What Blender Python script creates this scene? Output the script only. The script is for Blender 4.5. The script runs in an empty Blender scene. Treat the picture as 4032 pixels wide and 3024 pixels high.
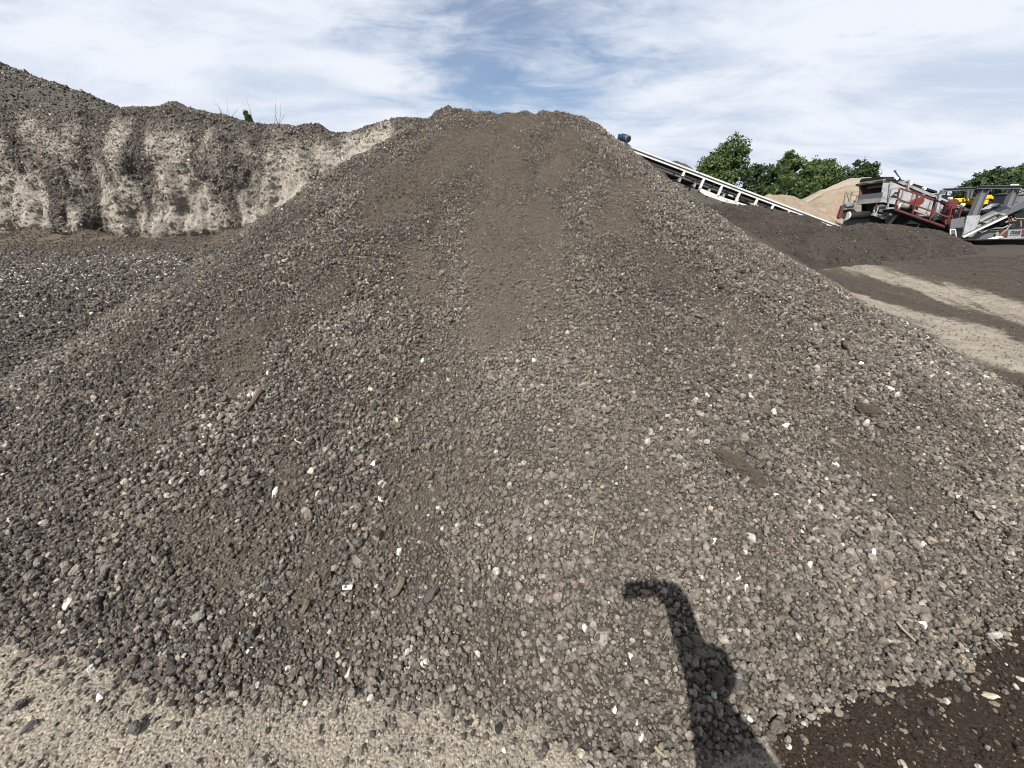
import bpy, math, random
import numpy as np
from mathutils import Vector, Matrix, Euler

rng = np.random.default_rng(11)
random.seed(11)
scene = bpy.context.scene
COL = scene.collection

# ------------------------------------------------------------------ camera model
F = 1515.0                      # focal length in pixels of the 4032 px wide photograph
HC = 2.0                        # camera height
PT = math.radians(24.0)         # camera looks down by this much
CP, SP = math.cos(PT), math.sin(PT)


def ray(u, v):
    a = (np.asarray(u, float) - 2016) / F
    b = (1512 - np.asarray(v, float)) / F
    return np.stack([a, CP + b * SP, -SP + b * CP], -1)


def at(u, v, t):
    return ray(u, v) * np.asarray(t, float)[..., None] + np.array([0, 0, HC])


def on_y(u, v, Y):
    r = ray(u, v)
    return r * (np.asarray(Y, float) / r[..., 1])[..., None] + np.array([0, 0, HC])


def on_x(u, v, X):
    r = ray(u, v)
    return r * (np.asarray(X, float) / r[..., 0])[..., None] + np.array([0, 0, HC])


# ------------------------------------------------------------------ numpy noise
_perm = rng.permutation(256)
_perm = np.concatenate([_perm, _perm, _perm])
_g = rng.normal(size=(256, 3))
_g /= np.linalg.norm(_g, axis=1)[:, None]


def noise3(x, y, z):
    x, y, z = np.broadcast_arrays(np.asarray(x, float), np.asarray(y, float), np.asarray(z, float))
    xi, yi, zi = np.floor(x), np.floor(y), np.floor(z)
    xf, yf, zf = x - xi, y - yi, z - zi
    xi = xi.astype(int) & 255
    yi = yi.astype(int) & 255
    zi = zi.astype(int) & 255
    fu = xf * xf * xf * (xf * (xf * 6 - 15) + 10)
    fv = yf * yf * yf * (yf * (yf * 6 - 15) + 10)
    fw = zf * zf * zf * (zf * (zf * 6 - 15) + 10)
    out = 0.0
    for i in (0, 1):
        for j in (0, 1):
            for k in (0, 1):
                h = _perm[_perm[_perm[(xi + i) & 255] + ((yi + j) & 255)] + ((zi + k) & 255)]
                g = _g[h]
                d = g[..., 0] * (xf - i) + g[..., 1] * (yf - j) + g[..., 2] * (zf - k)
                w = (fu if i else 1 - fu) * (fv if j else 1 - fv) * (fw if k else 1 - fw)
                out = out + w * d
    return out * 1.5


def fbm(x, y, z=0.0, o=4, s=1.0, gain=0.5):
    a, t, n = 1.0, 0.0, 0.0
    for i in range(o):
        t = t + a * noise3(np.asarray(x) * s + 17.3 * i, np.asarray(y) * s + 5.1 * i, np.asarray(z) * s + 9.7 * i)
        n += a
        a *= gain
        s *= 2.03
    return t / n


def sstep(a, b, x):
    t = np.clip((np.asarray(x, float) - a) / (b - a), 0, 1)
    return t * t * (3 - 2 * t)


# ------------------------------------------------------------------ object helpers
def tag(o, label=None, cat=None, group=None, kind=None):
    if label:
        o['label'] = label
    if cat:
        o['category'] = cat
    if group:
        o['group'] = group
    if kind:
        o['kind'] = kind
    return o


def link(o, parent=None):
    COL.objects.link(o)
    if parent is not None:
        o.parent = parent
    return o


def root_of(o):
    while o.parent is not None:
        o = o.parent
    return o


def empty(name, loc):
    o = bpy.data.objects.new(name, None)
    o.location = loc
    o.empty_display_size = 0.2
    return link(o)


def mesh_np(name, verts, faces, mat, parent=None, attrs=None, smooth=False):
    """verts Nx3, faces Mx4 or Mx3 arrays"""
    verts = np.asarray(verts, np.float32)
    faces = np.asarray(faces, np.int32)
    if parent is not None:
        verts = verts - np.array(root_of(parent).location, np.float32)
    me = bpy.data.meshes.new(name)
    n, k = faces.shape
    me.vertices.add(len(verts))
    me.vertices.foreach_set('co', verts.ravel())
    me.loops.add(n * k)
    me.loops.foreach_set('vertex_index', faces.ravel())
    me.polygons.add(n)
    me.polygons.foreach_set('loop_start', np.arange(0, n * k, k, dtype=np.int32))
    me.polygons.foreach_set('loop_total', np.full(n, k, np.int32))
    if smooth:
        me.polygons.foreach_set('use_smooth', np.ones(n, bool))
    me.update(calc_edges=True)
    for key, val in (attrs or {}).items():
        a = me.attributes.new(key, 'FLOAT', 'POINT')
        a.data.foreach_set('value', np.asarray(val, np.float32))
    me.materials.append(mat)
    o = bpy.data.objects.new(name, me)
    return link(o, parent)


class MB:
    """collects boxes, bars, tubes and prisms into one mesh (world coordinates)"""

    def __init__(self):
        self.v, self.f = [], []

    def add(self, vs, fs):
        b = len(self.v)
        self.v += [tuple(map(float, p)) for p in vs]
        self.f += [tuple(i + b for i in q) for q in fs]
        return self

    def beam(self, p, q, w, h, up=(0, 0, 1)):
        p, q = Vector(p), Vector(q)
        d = (q - p).normalized()
        s = d.cross(Vector(up))
        if s.length < 1e-4:
            s = d.cross(Vector((1, 0, 0)))
        s.normalize()
        n = s.cross(d)
        vs = []
        for e in (p, q):
            for a, b in ((-1, -1), (1, -1), (1, 1), (-1, 1)):
                vs.append(e + s * (a * w / 2) + n * (b * h / 2))
        return self.add(vs, [(3, 2, 1, 0), (4, 5, 6, 7), (0, 1, 5, 4), (1, 2, 6, 5), (2, 3, 7, 6), (3, 0, 4, 7)])

    def ibeam(self, p, q, w, h, th=0.03, up=(0, 0, 1)):
        p, q = Vector(p), Vector(q)
        d = (q - p).normalized()
        s = d.cross(Vector(up))
        if s.length < 1e-4:
            s = d.cross(Vector((1, 0, 0)))
        s.normalize()
        n = s.cross(d)
        self.beam(p + n * (h / 2 - th / 2), q + n * (h / 2 - th / 2), w, th, up)
        self.beam(p - n * (h / 2 - th / 2), q - n * (h / 2 - th / 2), w, th, up)
        return self.beam(p, q, th, h - 2 * th - 0.002, up)

    def cyl(self, p, q, r, n=14, r2=None):
        p, q = Vector(p), Vector(q)
        r2 = r if r2 is None else r2
        d = (q - p).normalized()
        s = d.orthogonal().normalized()
        m = d.cross(s)
        vs = [p + (s * math.cos(a) + m * math.sin(a)) * r for a in np.linspace(0, 2 * math.pi, n, endpoint=False)]
        vs += [q + (s * math.cos(a) + m * math.sin(a)) * r2 for a in np.linspace(0, 2 * math.pi, n, endpoint=False)]
        fs = [(i, (i + 1) % n, n + (i + 1) % n, n + i) for i in range(n)]
        fs += [tuple(range(n - 1, -1, -1)), tuple(range(n, 2 * n))]
        return self.add(vs, fs)

    def tube(self, pts, r, n=7, r_end=None):
        pts = [Vector(p) for p in pts]
        r_end = r if r_end is None else r_end
        vs, m = [], len(pts)
        ref = None
        for i, p in enumerate(pts):
            d = (pts[min(i + 1, m - 1)] - pts[max(i - 1, 0)]).normalized()
            s = d.orthogonal().normalized() if ref is None else (ref - d * ref.dot(d)).normalized()
            ref = s
            k = d.cross(s)
            rr = r + (r_end - r) * i / (m - 1)
            vs += [p + (s * math.cos(a) + k * math.sin(a)) * rr for a in np.linspace(0, 2 * math.pi, n, endpoint=False)]
        fs = []
        for i in range(m - 1):
            for j in range(n):
                fs.append((i * n + j, i * n + (j + 1) % n, (i + 1) * n + (j + 1) % n, (i + 1) * n + j))
        fs += [tuple(range(n - 1, -1, -1)), tuple(range((m - 1) * n, m * n))]
        return self.add(vs, fs)

    def prism(self, front, off):
        """front: list of 3-D points of a planar outline; off: extrusion vector"""
        n = len(front)
        off = Vector(off)
        vs = [Vector(p) for p in front] + [Vector(p) + off for p in front]
        fs = [tuple(range(n)), tuple(range(2 * n - 1, n - 1, -1))]
        fs += [((i + 1) % n, i, n + i, n + (i + 1) % n) for i in range(n)]
        return self.add(vs, fs)

    def build(self, name, mat, parent=None, smooth=False, label=None):
        import bmesh
        off = Vector(root_of(parent).location) if parent is not None else Vector((0, 0, 0))
        me = bpy.data.meshes.new(name)
        me.from_pydata([tuple(Vector(p) - off) for p in self.v], [], self.f)
        bm = bmesh.new()
        bm.from_mesh(me)
        bmesh.ops.recalc_face_normals(bm, faces=bm.faces)
        if smooth:
            for f in bm.faces:
                f.smooth = len(f.verts) == 4
        bm.to_mesh(me)
        bm.free()
        me.materials.append(mat)
        o = bpy.data.objects.new(name, me)
        if label:
            o['label'] = label
        return link(o, parent)


# ------------------------------------------------------------------ materials
class NT:
    def __init__(self, name, rough=0.9):
        self.m = bpy.data.materials.new(name)
        self.m.use_nodes = True
        self.t = self.m.node_tree
        self.b = self.t.nodes['Principled BSDF']
        self.b.inputs['Roughness'].default_value = rough
        self.b.inputs['Specular IOR Level'].default_value = 0.25
        self.co = None

    def n(self, typ, **kw):
        nd = self.t.nodes.new(typ)
        for k, v in kw.items():
            setattr(nd, k, v)
        return nd

    def l(self, a, b):
        self.t.links.new(a, b)

    def put(self, sock, v):
        if isinstance(v, bpy.types.NodeSocket):
            self.l(v, sock)
        elif isinstance(v, (tuple, list)):
            sock.default_value = tuple(v) + ((1,) if len(v) == 3 and len(sock.default_value) == 4 else ())
        else:
            sock.default_value = v

    def coord(self):
        if self.co is None:
            self.co = self.n('ShaderNodeTexCoord').outputs['Object']
        return self.co

    def mapped(self, scale=(1, 1, 1), vec=None):
        mp = self.n('ShaderNodeMapping')
        self.l(vec or self.coord(), mp.inputs['Vector'])
        mp.inputs['Scale'].default_value = scale
        return mp.outputs['Vector']

    def noise(self, scale, detail=4, rough=0.55, vec=None, dist=0.0, color=False):
        nd = self.n('ShaderNodeTexNoise')
        self.l(vec or self.coord(), nd.inputs['Vector'])
        nd.inputs['Scale'].default_value = scale
        nd.inputs['Detail'].default_value = detail
        nd.inputs['Roughness'].default_value = rough
        nd.inputs['Distortion'].default_value = dist
        return nd.outputs['Color' if color else 'Fac']

    def voro(self, scale, out='Color', feature='F1', vec=None):
        nd = self.n('ShaderNodeTexVoronoi', feature=feature)
        self.l(vec or self.coord(), nd.inputs['Vector'])
        nd.inputs['Scale'].default_value = scale
        return nd.outputs[out]

    def attr(self, name, kind='GEOMETRY', out='Fac'):
        nd = self.n('ShaderNodeAttribute', attribute_type=kind, attribute_name=name)
        return nd.outputs[out]

    def math(self, op, a, b=0.0, c=None, clamp=False):
        nd = self.n('ShaderNodeMath', operation=op, use_clamp=clamp)
        self.put(nd.inputs[0], a)
        self.put(nd.inputs[1], b)
        if c is not None:
            self.put(nd.inputs[2], c)
        return nd.outputs[0]

    def ramp(self, fac, a, b, lo=0.0, hi=1.0, smooth=True):
        nd = self.n('ShaderNodeMapRange', interpolation_type='SMOOTHSTEP' if smooth else 'LINEAR')
        self.put(nd.inputs[0], fac)
        for i, v in enumerate((a, b, lo, hi)):
            nd.inputs[1 + i].default_value = v
        return nd.outputs[0]

    def mix(self, fac, a, b, blend='MIX'):
        nd = self.n('ShaderNodeMix', data_type='RGBA', blend_type=blend)
        self.put(nd.inputs['Factor'], fac)
        self.put(nd.inputs[6], a)
        self.put(nd.inputs[7], b)
        return nd.outputs[2]

    def scale(self, col, fac):
        """colour times a scalar"""
        cv = self.n('ShaderNodeVectorMath', operation='SCALE')
        self.put(cv.inputs[0], col)
        self.put(cv.inputs['Scale'], fac)
        return cv.outputs[0]

    def color(self, v):
        self.put(self.b.inputs['Base Color'], v)
        return self

    def bump(self, h, strength=0.5, dist=0.02):
        nd = self.n('ShaderNodeBump')
        nd.inputs['Strength'].default_value = strength
        nd.inputs['Distance'].default_value = dist
        self.l(h, nd.inputs['Height'])
        self.l(nd.outputs[0], self.b.inputs['Normal'])
        return self


def paint(name, col, dirt=(0.10, 0.09, 0.075), amount=0.5, rough=0.6, metal=0.0, scale=3.0):
    k = NT(name, rough)
    n1 = k.noise(scale, 6, 0.65)
    n2 = k.noise(scale * 7, 4, 0.6)
    f = k.ramp(k.math('MULTIPLY_ADD', n2, 0.35, k.math('MULTIPLY', n1, 0.75)), 0.72 - 0.35 * amount, 0.78)
    k.color(k.mix(k.math('MULTIPLY', f, min(1.0, 0.4 + amount)), col, dirt))
    k.b.inputs['Metallic'].default_value = metal
    k.bump(n2, 0.15, 0.01)
    return k.m


M = {}
M['white'] = paint('white_paint', (0.46, 0.46, 0.445), (0.20, 0.17, 0.135), 0.45)
M['pale_steel'] = paint('pale_steel', (0.24, 0.24, 0.245), (0.085, 0.075, 0.063), 0.6, 0.5)
M['light_panel'] = paint('light_panel', (0.29, 0.295, 0.315), (0.085, 0.08, 0.078), 0.6, 0.55, 0, 4.0)
M['grey_steel'] = paint('grey_steel', (0.085, 0.09, 0.10), (0.055, 0.048, 0.04), 0.4, 0.5)
M['mid_steel'] = paint('mid_steel', (0.115, 0.12, 0.135), (0.07, 0.062, 0.052), 0.5, 0.5)
M['dusty_steel'] = paint('dusty_steel', (0.20, 0.18, 0.15), (0.075, 0.062, 0.05), 0.5, 0.8)
M['dark_steel'] = paint('dark_steel', (0.022, 0.022, 0.024), (0.07, 0.06, 0.05), 0.3, 0.6)
M['black_rubber'] = paint('black_rubber', (0.010, 0.010, 0.011), (0.05, 0.045, 0.04), 0.2, 0.8)
M['red'] = paint('red_paint', (0.12, 0.026, 0.027), (0.10, 0.06, 0.052), 0.45, 0.55)
M['rust_red'] = paint('rust_red', (0.09, 0.030, 0.028), (0.085, 0.055, 0.045), 0.5, 0.8)
M['yellow'] = paint('yellow_paint', (0.50, 0.33, 0.02), (0.12, 0.10, 0.04), 0.25, 0.5)
M['blue'] = paint('blue_paint', (0.008, 0.028, 0.06), (0.08, 0.12, 0.18), 0.5, 0.5, 0, 12)
M['motor_grey'] = paint('motor_grey', (0.09, 0.11, 0.135), (0.08, 0.08, 0.08), 0.4, 0.5, 0, 8)
M['bark'] = paint('bark', (0.08, 0.065, 0.05), (0.04, 0.033, 0.027), 0.5, 0.95, 0, 6)
M['bare_twig'] = paint('bare_twig', (0.22, 0.20, 0.21), (0.12, 0.10, 0.10), 0.5, 0.9, 0, 9)
M['old_wood'] = paint('old_wood', (0.085, 0.068, 0.05), (0.03, 0.026, 0.022), 0.6, 0.95, 0, 30)
M['pale_wood'] = paint('pale_wood', (0.19, 0.155, 0.105), (0.14, 0.11, 0.08), 0.4, 0.9, 0, 30)
M['plastic_white'] = paint('plastic_white', (0.75, 0.75, 0.73), (0.4, 0.38, 0.34), 0.1, 0.4, 0, 40)
M['sign_white'] = paint('sign_white', (0.20, 0.205, 0.22), (0.12, 0.115, 0.11), 0.2, 0.6, 0, 6)
M['ink'] = paint('ink', (0.035, 0.04, 0.045), (0.06, 0.06, 0.06), 0.2, 0.6)


def stone_material():
    k = NT('crushed_stone', 0.92)
    base = k.attr('col', 'INSTANCER', 'Color')
    rnd = k.n('ShaderNodeObjectInfo').outputs['Random']
    off = k.n('ShaderNodeVectorMath', operation='ADD')
    k.l(k.coord(), off.inputs[0])
    cx = k.n('ShaderNodeCombineXYZ')
    k.put(cx.inputs[0], k.math('MULTIPLY', rnd, 37.0))
    k.put(cx.inputs[1], k.math('MULTIPLY', rnd, 91.0))
    k.l(cx.outputs[0], off.inputs[1])
    n1 = k.noise(2.2, 4, 0.7, off.outputs[0])
    k.color(k.scale(base, k.ramp(n1, 0.25, 0.75, 0.55, 1.45, False)))
    k.bump(k.noise(3.5, 3, 0.7, off.outputs[0]), 0.6, 0.25)
    return k.m


M['stone'] = stone_material()


def pile_material():
    k = NT('gravel_bed', 0.95)
    fines = k.attr('fines')
    dust = k.attr('dust')
    v1 = k.voro(55, 'Color')
    sep = k.n('ShaderNodeSeparateColor')
    k.l(v1, sep.inputs[0])
    g = k.mix(k.ramp(sep.outputs[0], 0.1, 0.95), (0.020, 0.016, 0.0125), (0.066, 0.055, 0.044))  # bed kept dark to paint shade into the gaps between stones
    n2 = k.noise(140, 3, 0.7)
    fi = k.mix(k.ramp(n2, 0.3, 0.7), (0.044, 0.035, 0.0265), (0.100, 0.082, 0.063))
    c = k.mix(k.ramp(k.math('ADD', fines, k.math('MULTIPLY_ADD', k.noise(24, 5, 0.8), 1.7, -0.85)), 0.3, 0.6), g, fi)
    c = k.mix(k.math('MULTIPLY', dust, 0.22), c, (0.10, 0.088, 0.072))
    k.color(c)
    h = k.math('ADD', k.math('MULTIPLY', k.voro(60, 'Distance'), -0.8), k.noise(110, 4, 0.7))
    k.bump(h, 0.9, 0.02)
    return k.m


M['pile'] = pile_material()


def ground_material():
    k = NT('yard_ground', 0.95)
    tan, damp, heap, brown = k.attr('tan'), k.attr('damp'), k.attr('heap'), k.attr('brown')
    n = k.noise(7, 6, 0.65)
    fine = k.noise(90, 3, 0.7)
    nn = k.math('MULTIPLY_ADD', n, 0.9, -0.45)
    dirt = k.mix(k.ramp(fine, 0.3, 0.7), (0.024, 0.019, 0.0145), (0.060, 0.048, 0.037))
    tanc = k.mix(k.ramp(fine, 0.28, 0.72), (0.145, 0.125, 0.098), (0.285, 0.255, 0.208))
    tanc = k.mix(k.ramp(k.noise(2.3, 5, 0.6), 0.35, 0.7), tanc, k.scale(tanc, 0.72))
    dampc = k.mix(k.ramp(fine, 0.3, 0.7), (0.011, 0.0065, 0.004), (0.028, 0.018, 0.012))
    heapc = k.mix(k.ramp(fine, 0.3, 0.7), (0.030, 0.026, 0.021), (0.085, 0.073, 0.060))
    brownc = k.mix(k.ramp(fine, 0.3, 0.7), (0.050, 0.039, 0.029), (0.098, 0.079, 0.060))
    c = k.mix(k.ramp(k.math('ADD', tan, nn), 0.35, 0.7), dirt, tanc)
    c = k.mix(k.ramp(k.math('ADD', heap, nn), 0.35, 0.7), c, heapc)
    c = k.mix(k.ramp(k.math('ADD', brown, k.math('MULTIPLY', nn, 0.6)), 0.35, 0.7), c, brownc)
    c = k.mix(k.ramp(k.math('ADD', damp, nn), 0.35, 0.7), c, dampc)
    k.color(c)
    h = k.math('ADD', k.math('MULTIPLY', k.voro(70, 'Distance'), -0.7), k.noise(45, 5, 0.7))
    k.bump(h, 0.8, 0.02)
    return k.m


M['ground'] = ground_material()


def heap_material(name, lo, hi, pale=None, scale=1.0, bump=0.05):
    k = NT(name, 0.95)
    n1 = k.noise(1.3 * scale, 6, 0.65)
    n2 = k.noise(14 * scale, 5, 0.7)
    c = k.mix(k.ramp(k.math('MULTIPLY_ADD', n2, 0.6, k.math('MULTIPLY', n1, 0.4)), 0.36, 0.64), lo, hi)
    if pale:
        v = k.voro(13 * scale, 'Color')
        sep = k.n('ShaderNodeSeparateColor')
        k.l(v, sep.inputs[0])
        c = k.mix(k.ramp(sep.outputs[0], 0.93, 0.95), c, pale)
    k.color(c)
    k.bump(k.math('ADD', n2, k.math('MULTIPLY', k.noise(40 * scale, 4, 0.7), 0.6)), 0.8, bump)
    return k.m


M['soil'] = heap_material('dark_soil', (0.014, 0.0105, 0.008), (0.045, 0.036, 0.029), None, 1.0)
M['sand'] = heap_material('tan_sand', (0.125, 0.096, 0.068), (0.225, 0.182, 0.136), None, 0.8, 0.06)
M['pale_sand'] = heap_material('pale_sand', (0.15, 0.13, 0.105), (0.235, 0.208, 0.172), None, 0.8)
M['grey_heap'] = heap_material('grey_heap', (0.024, 0.022, 0.019), (0.075, 0.069, 0.058), None, 1.2, 0.06)


def bank_material():
    k = NT('bank_face', 0.95)
    pale = k.attr('pale')
    n1 = k.noise(5, 6, 0.7)
    n2 = k.noise(26, 5, 0.75)
    nn = k.math('ADD', k.math('MULTIPLY_ADD', n1, 0.7, -0.35), k.math('MULTIPLY_ADD', n2, 0.6, -0.3))
    dark = k.mix(k.ramp(n2, 0.34, 0.64), (0.026, 0.024, 0.022), (0.105, 0.095, 0.084))
    palec = k.mix(k.ramp(n2, 0.32, 0.66), (0.155, 0.139, 0.119), (0.37, 0.335, 0.285))
    k.color(k.mix(k.ramp(k.math('ADD', pale, nn), 0.25, 0.85), dark, palec))
    k.bump(k.math('ADD', n2, k.math('MULTIPLY', k.noise(60, 3, 0.7), 0.6)), 0.9, 0.06)
    return k.m


M['bank'] = bank_material()


def leaf_material(name, a, b):
    k = NT(name, 0.6)
    k.color(k.mix(k.ramp(k.noise(1.4, 3, 0.6), 0.35, 0.65), a, b))
    tr = k.n('ShaderNodeBsdfTranslucent')
    tr.inputs[0].default_value = (b[0] * 1.3, b[1] * 1.5, b[2] * 0.8, 1)
    ms = k.n('ShaderNodeMixShader')
    ms.inputs[0].default_value = 0.25
    k.l(k.b.outputs[0], ms.inputs[1])
    k.l(tr.outputs[0], ms.inputs[2])
    k.l(ms.outputs[0], k.t.nodes['Material Output'].inputs['Surface'])
    return k.m


M['leaf'] = leaf_material('green_leaf', (0.027, 0.045, 0.015), (0.078, 0.115, 0.040))
M['leaf_dark'] = leaf_material('dark_leaf', (0.018, 0.031, 0.013), (0.042, 0.064, 0.026))

# ------------------------------------------------------------------ terrain shapes
RIDGE = [(-1.1, 7.5, 3.5), (0.96, 7.4, 3.42), (2.3, 10.5, 3.36), (3.7, 14.0, 3.75)]


def seg(x, y, p, q):
    dx, dy = q[0] - p[0], q[1] - p[1]
    s = np.clip(((x - p[0]) * dx + (y - p[1]) * dy) / (dx * dx + dy * dy), 0, 1)
    return x - p[0] - s * dx, y - p[1] - s * dy, p[2] + s * (q[2] - p[2])


def pile_h(x, y):
    x = np.asarray(x, float)
    y = np.asarray(y, float)
    h = np.full(x.shape, -9.0)
    for p, q in zip(RIDGE[:-1], RIDGE[1:]):
        dx, dy, z = seg(x, y, p, q)
        d = np.hypot(dx, dy) + 1e-6
        cs = dx / d
        w = cs * cs
        sd = sstep(-0.6, 0.6, cs)
        k = (0.60 + 0.13 * sd) * w + (0.565 - 0.015 * sd) * (1 - w)
        e = np.sqrt(d * d + 0.05) - 0.2
        fl = 0.26 * sstep(0.0, 0.5, cs) * w * np.maximum(0, d - 2.9)
        h = np.maximum(h, z - k * e + fl)
    return h + 0.11 * np.exp(-((x - 0.38) / 0.62) ** 2) * sstep(2.6, 1.2, y)


def pile_n(x, y):
    """pile height with its lumps"""
    h = pile_h(x, y)
    # streaks that run down the slope: noise in polar coordinates round the crest
    ang = np.arctan2(x - 0.0, 8.3 - y)
    rad = np.hypot(x, y - 8.3)
    top = sstep(2.6, 3.3, h)
    h = h + 0.075 * fbm(ang * 5.0, rad * 0.35, 3.0, 3) * (1 - top)
    h = h + 0.11 * fbm(x, y, 1.5, 4, 1.1) + 0.13 * top * fbm(x, y, 4.4, 4, 2.4)
    h = h + 0.022 * fbm(x, y, 7.7, 2, 6.0)
    return h


def hit_fn(fn, u, v, t0=0.5, t1=30.0, dt=0.01):
    T = np.arange(t0, t1, dt)
    P = ray(u, v) * T[:, None]
    P[:, 2] += HC
    below = P[:, 2] <= fn(P[:, 0], P[:, 1])
    return P[np.argmax(below)] if below.any() else P[-1]


def ground_base(x, y):
    x = np.asarray(x, float)
    y = np.asarray(y, float)
    left = 1.15 * np.clip((y - 4.0) / 11.0, 0, 1.25) ** 1.15 * sstep(-1.0, -5.0, x) * sstep(60, 30, y)
    right = 0.34 * sstep(8, 14, y) * sstep(2, 6, x)
    far = 0.2 * sstep(20, 60, y)
    return left + right + far


TALUS = [at(u, v, t) for u, v, t in ((108, 890, 13.9), (320, 903, 13.9), (461, 940, 13.5), (640, 947, 13.3), (749, 935, 13.5), (895, 905, 13.6), (990, 878, 13.8))]
HEAP_C = hit_fn(ground_base, 330, 1120)


def rut_coords(x, y):
    """across and along the wheel tracks on the right"""
    return x * 0.94 - y * 0.34 + 0.35 * np.sin(y * 0.35), x * 0.34 + y * 0.94


def ground_h(x, y):
    g = ground_base(x, y)
    x = np.asarray(x, float)
    y = np.asarray(y, float)
    for c in TALUS:
        d = np.hypot((x - c[0]), (y - c[1] - 0.25))
        g = np.maximum(g, c[2] - 0.44 * (np.sqrt(d * d + 0.01) - 0.1) + 0.03 * noise3(x * 2, y * 2, 0.3))
    heap = np.exp(-(((x - HEAP_C[0]) / 3.2) ** 2 + ((y - HEAP_C[1]) / 2.2) ** 2))
    g = g + 0.34 * heap
    near = np.exp(-((x / 4) ** 2 + ((y - 1) / 3) ** 2))
    g = g + (0.07 - 0.045 * near) * fbm(x, y, 2.2, 3, 0.5) * sstep(90, 30, np.abs(y)) + 0.012 * fbm(x, y, 8.8, 3, 4.0)
    # wheel ruts across the yard on the right
    r = sstep(5, 8, x) * sstep(26, 20, x)
    pp, aa = rut_coords(x, y)
    g = g + r * sstep(15.5, 13.5, y) * (0.075 * fbm(pp * 1.5, aa * 0.12, 2.0, 3) + 0.016 * np.sin(aa * 19 + 3 * np.sin(pp * 2.0)) * sstep(-0.05, 0.2, fbm(pp * 1.3, aa * 0.1, 6.0, 2)))
    return g


def surf(x, y):
    return np.maximum(pile_n(x, y), ground_h(x, y))


def grid_faces(nx, ny):
    i = np.arange(nx - 1)[:, None]
    j = np.arange(ny - 1)[None, :]
    a = (i * ny + j).ravel()
    return np.stack([a, a + ny, a + ny + 1, a + 1], -1)


def compact(verts, faces, keep, attrs):
    fk = keep[faces].any(1)
    faces = faces[fk]
    used = np.zeros(len(verts), bool)
    used[faces.ravel()] = True
    remap = np.cumsum(used) - 1
    return verts[used], remap[faces], {k: v[used] for k, v in attrs.items()}


def axis(parts):
    return np.unique(np.concatenate([np.arange(a, b, s) for a, b, s in parts]).round(4))


def seg_mask(x, y, pts, soft=0.5):
    """polyline of (x, y, half width) on the ground: 1 inside, soft edge"""
    m = np.zeros(np.shape(x))
    for p, q in zip(pts[:-1], pts[1:]):
        dx, dy, w = seg(x, y, p, q)
        m = np.maximum(m, sstep(1 + soft, 1 - soft, np.hypot(dx, dy) / w))
    return m


def ground_line(px):
    out = []
    for u, v, w in px:
        p = hit_fn(ground_base, u, v, 1.0, 40.0, 0.02)
        t = (p[1] * CP - (p[2] - HC) * SP)
        up = hit_fn(ground_base, u, v - w / 2, 1.0, 60.0, 0.02)
        out.append((p[0], p[1], max(0.2, min(2.2, np.hypot(*(up - p)[:2]) * 0.95))))
    return out


STRIPES = [
    (ground_line([(3339, 1150, 14), (3483, 1210, 34), (3724, 1291, 60), (3965, 1382, 85), (4150, 1450, 100)]), 1.0),
    (ground_line([(2960, 975, 12), (3100, 1003, 22), (3242, 1034, 34), (3483, 1085, 40), (3724, 1145, 50), (4025, 1225, 64), (4300, 1300, 70)]), 0.95),
    (ground_line([(3483, 1140, 10), (3724, 1215, 14), (4025, 1300, 16)]), 0.35),
]


def ground_masks(x, y):
    wob = fbm(x, y, 6.6, 3, 1.7)
    tan = sstep(1.15, 0.75, x + 0.35 * wob) * sstep(3.2, 2.4, y) * sstep(-14, -8, x)
    yard = sstep(5, 7, x) * sstep(20, 15, y)
    for line, s in STRIPES:
        tan = np.maximum(tan, s * (0.85 + 0.9 * fbm(rut_coords(x, y)[0] * 2.4, rut_coords(x, y)[1] * 0.35, 1.0, 4)) * seg_mask(x + 0.35 * wob, y + 0.35 * wob, line, 0.9))
    damp = sstep(0.72, 1.02, x + 0.35 * wob) * sstep(5.2, 3.2, y) * sstep(9, 6, x)
    heap = sstep(-3.0, -4.2, x + 0.5 * wob) * sstep(2.6, 3.8, y) * sstep(20, 16, y)
    brown = np.zeros(np.shape(x))
    for c in TALUS:
        brown = np.maximum(brown, sstep(1.9, 1.0, np.hypot(x - c[0], y - c[1] - 0.2)))
    brown = np.maximum(brown, sstep(12.3, 14.2, y + 2.6 * wob) * sstep(-2, -4, x) * sstep(18, 16.5, y))
    return tan, damp, heap, brown


# ground: one sheet to the horizon
xs = axis([(-700, -120, 40), (-120, -30, 6), (-30, -14, 0.6), (-14, -3.6, 0.12), (-3.6, 3.6, 0.035), (3.6, 20, 0.065), (20, 40, 0.8), (40, 120, 6), (120, 701, 40)])
ys = axis([(-120, -20, 10), (-20, -2, 1.5), (-2, 0.1, 0.3), (0.1, 2.2, 0.035), (2.2, 22, 0.065), (22, 50, 1.0), (50, 120, 6), (120, 901, 40)])
X, Y = np.meshgrid(xs, ys, indexing='ij')
X, Y = X.ravel(), Y.ravel()
gt, gd, gh, gb = ground_masks(X, Y)
tag(mesh_np('ground', np.stack([X, Y, ground_h(X, Y)], -1), grid_faces(len(xs), len(ys)), M['ground'], None,
            dict(tan=gt, damp=gd, heap=gh, brown=gb), True),
    'pale gravelly yard ground with dark damp soil and tan wheel tracks', 'ground', None, 'structure')

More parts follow.
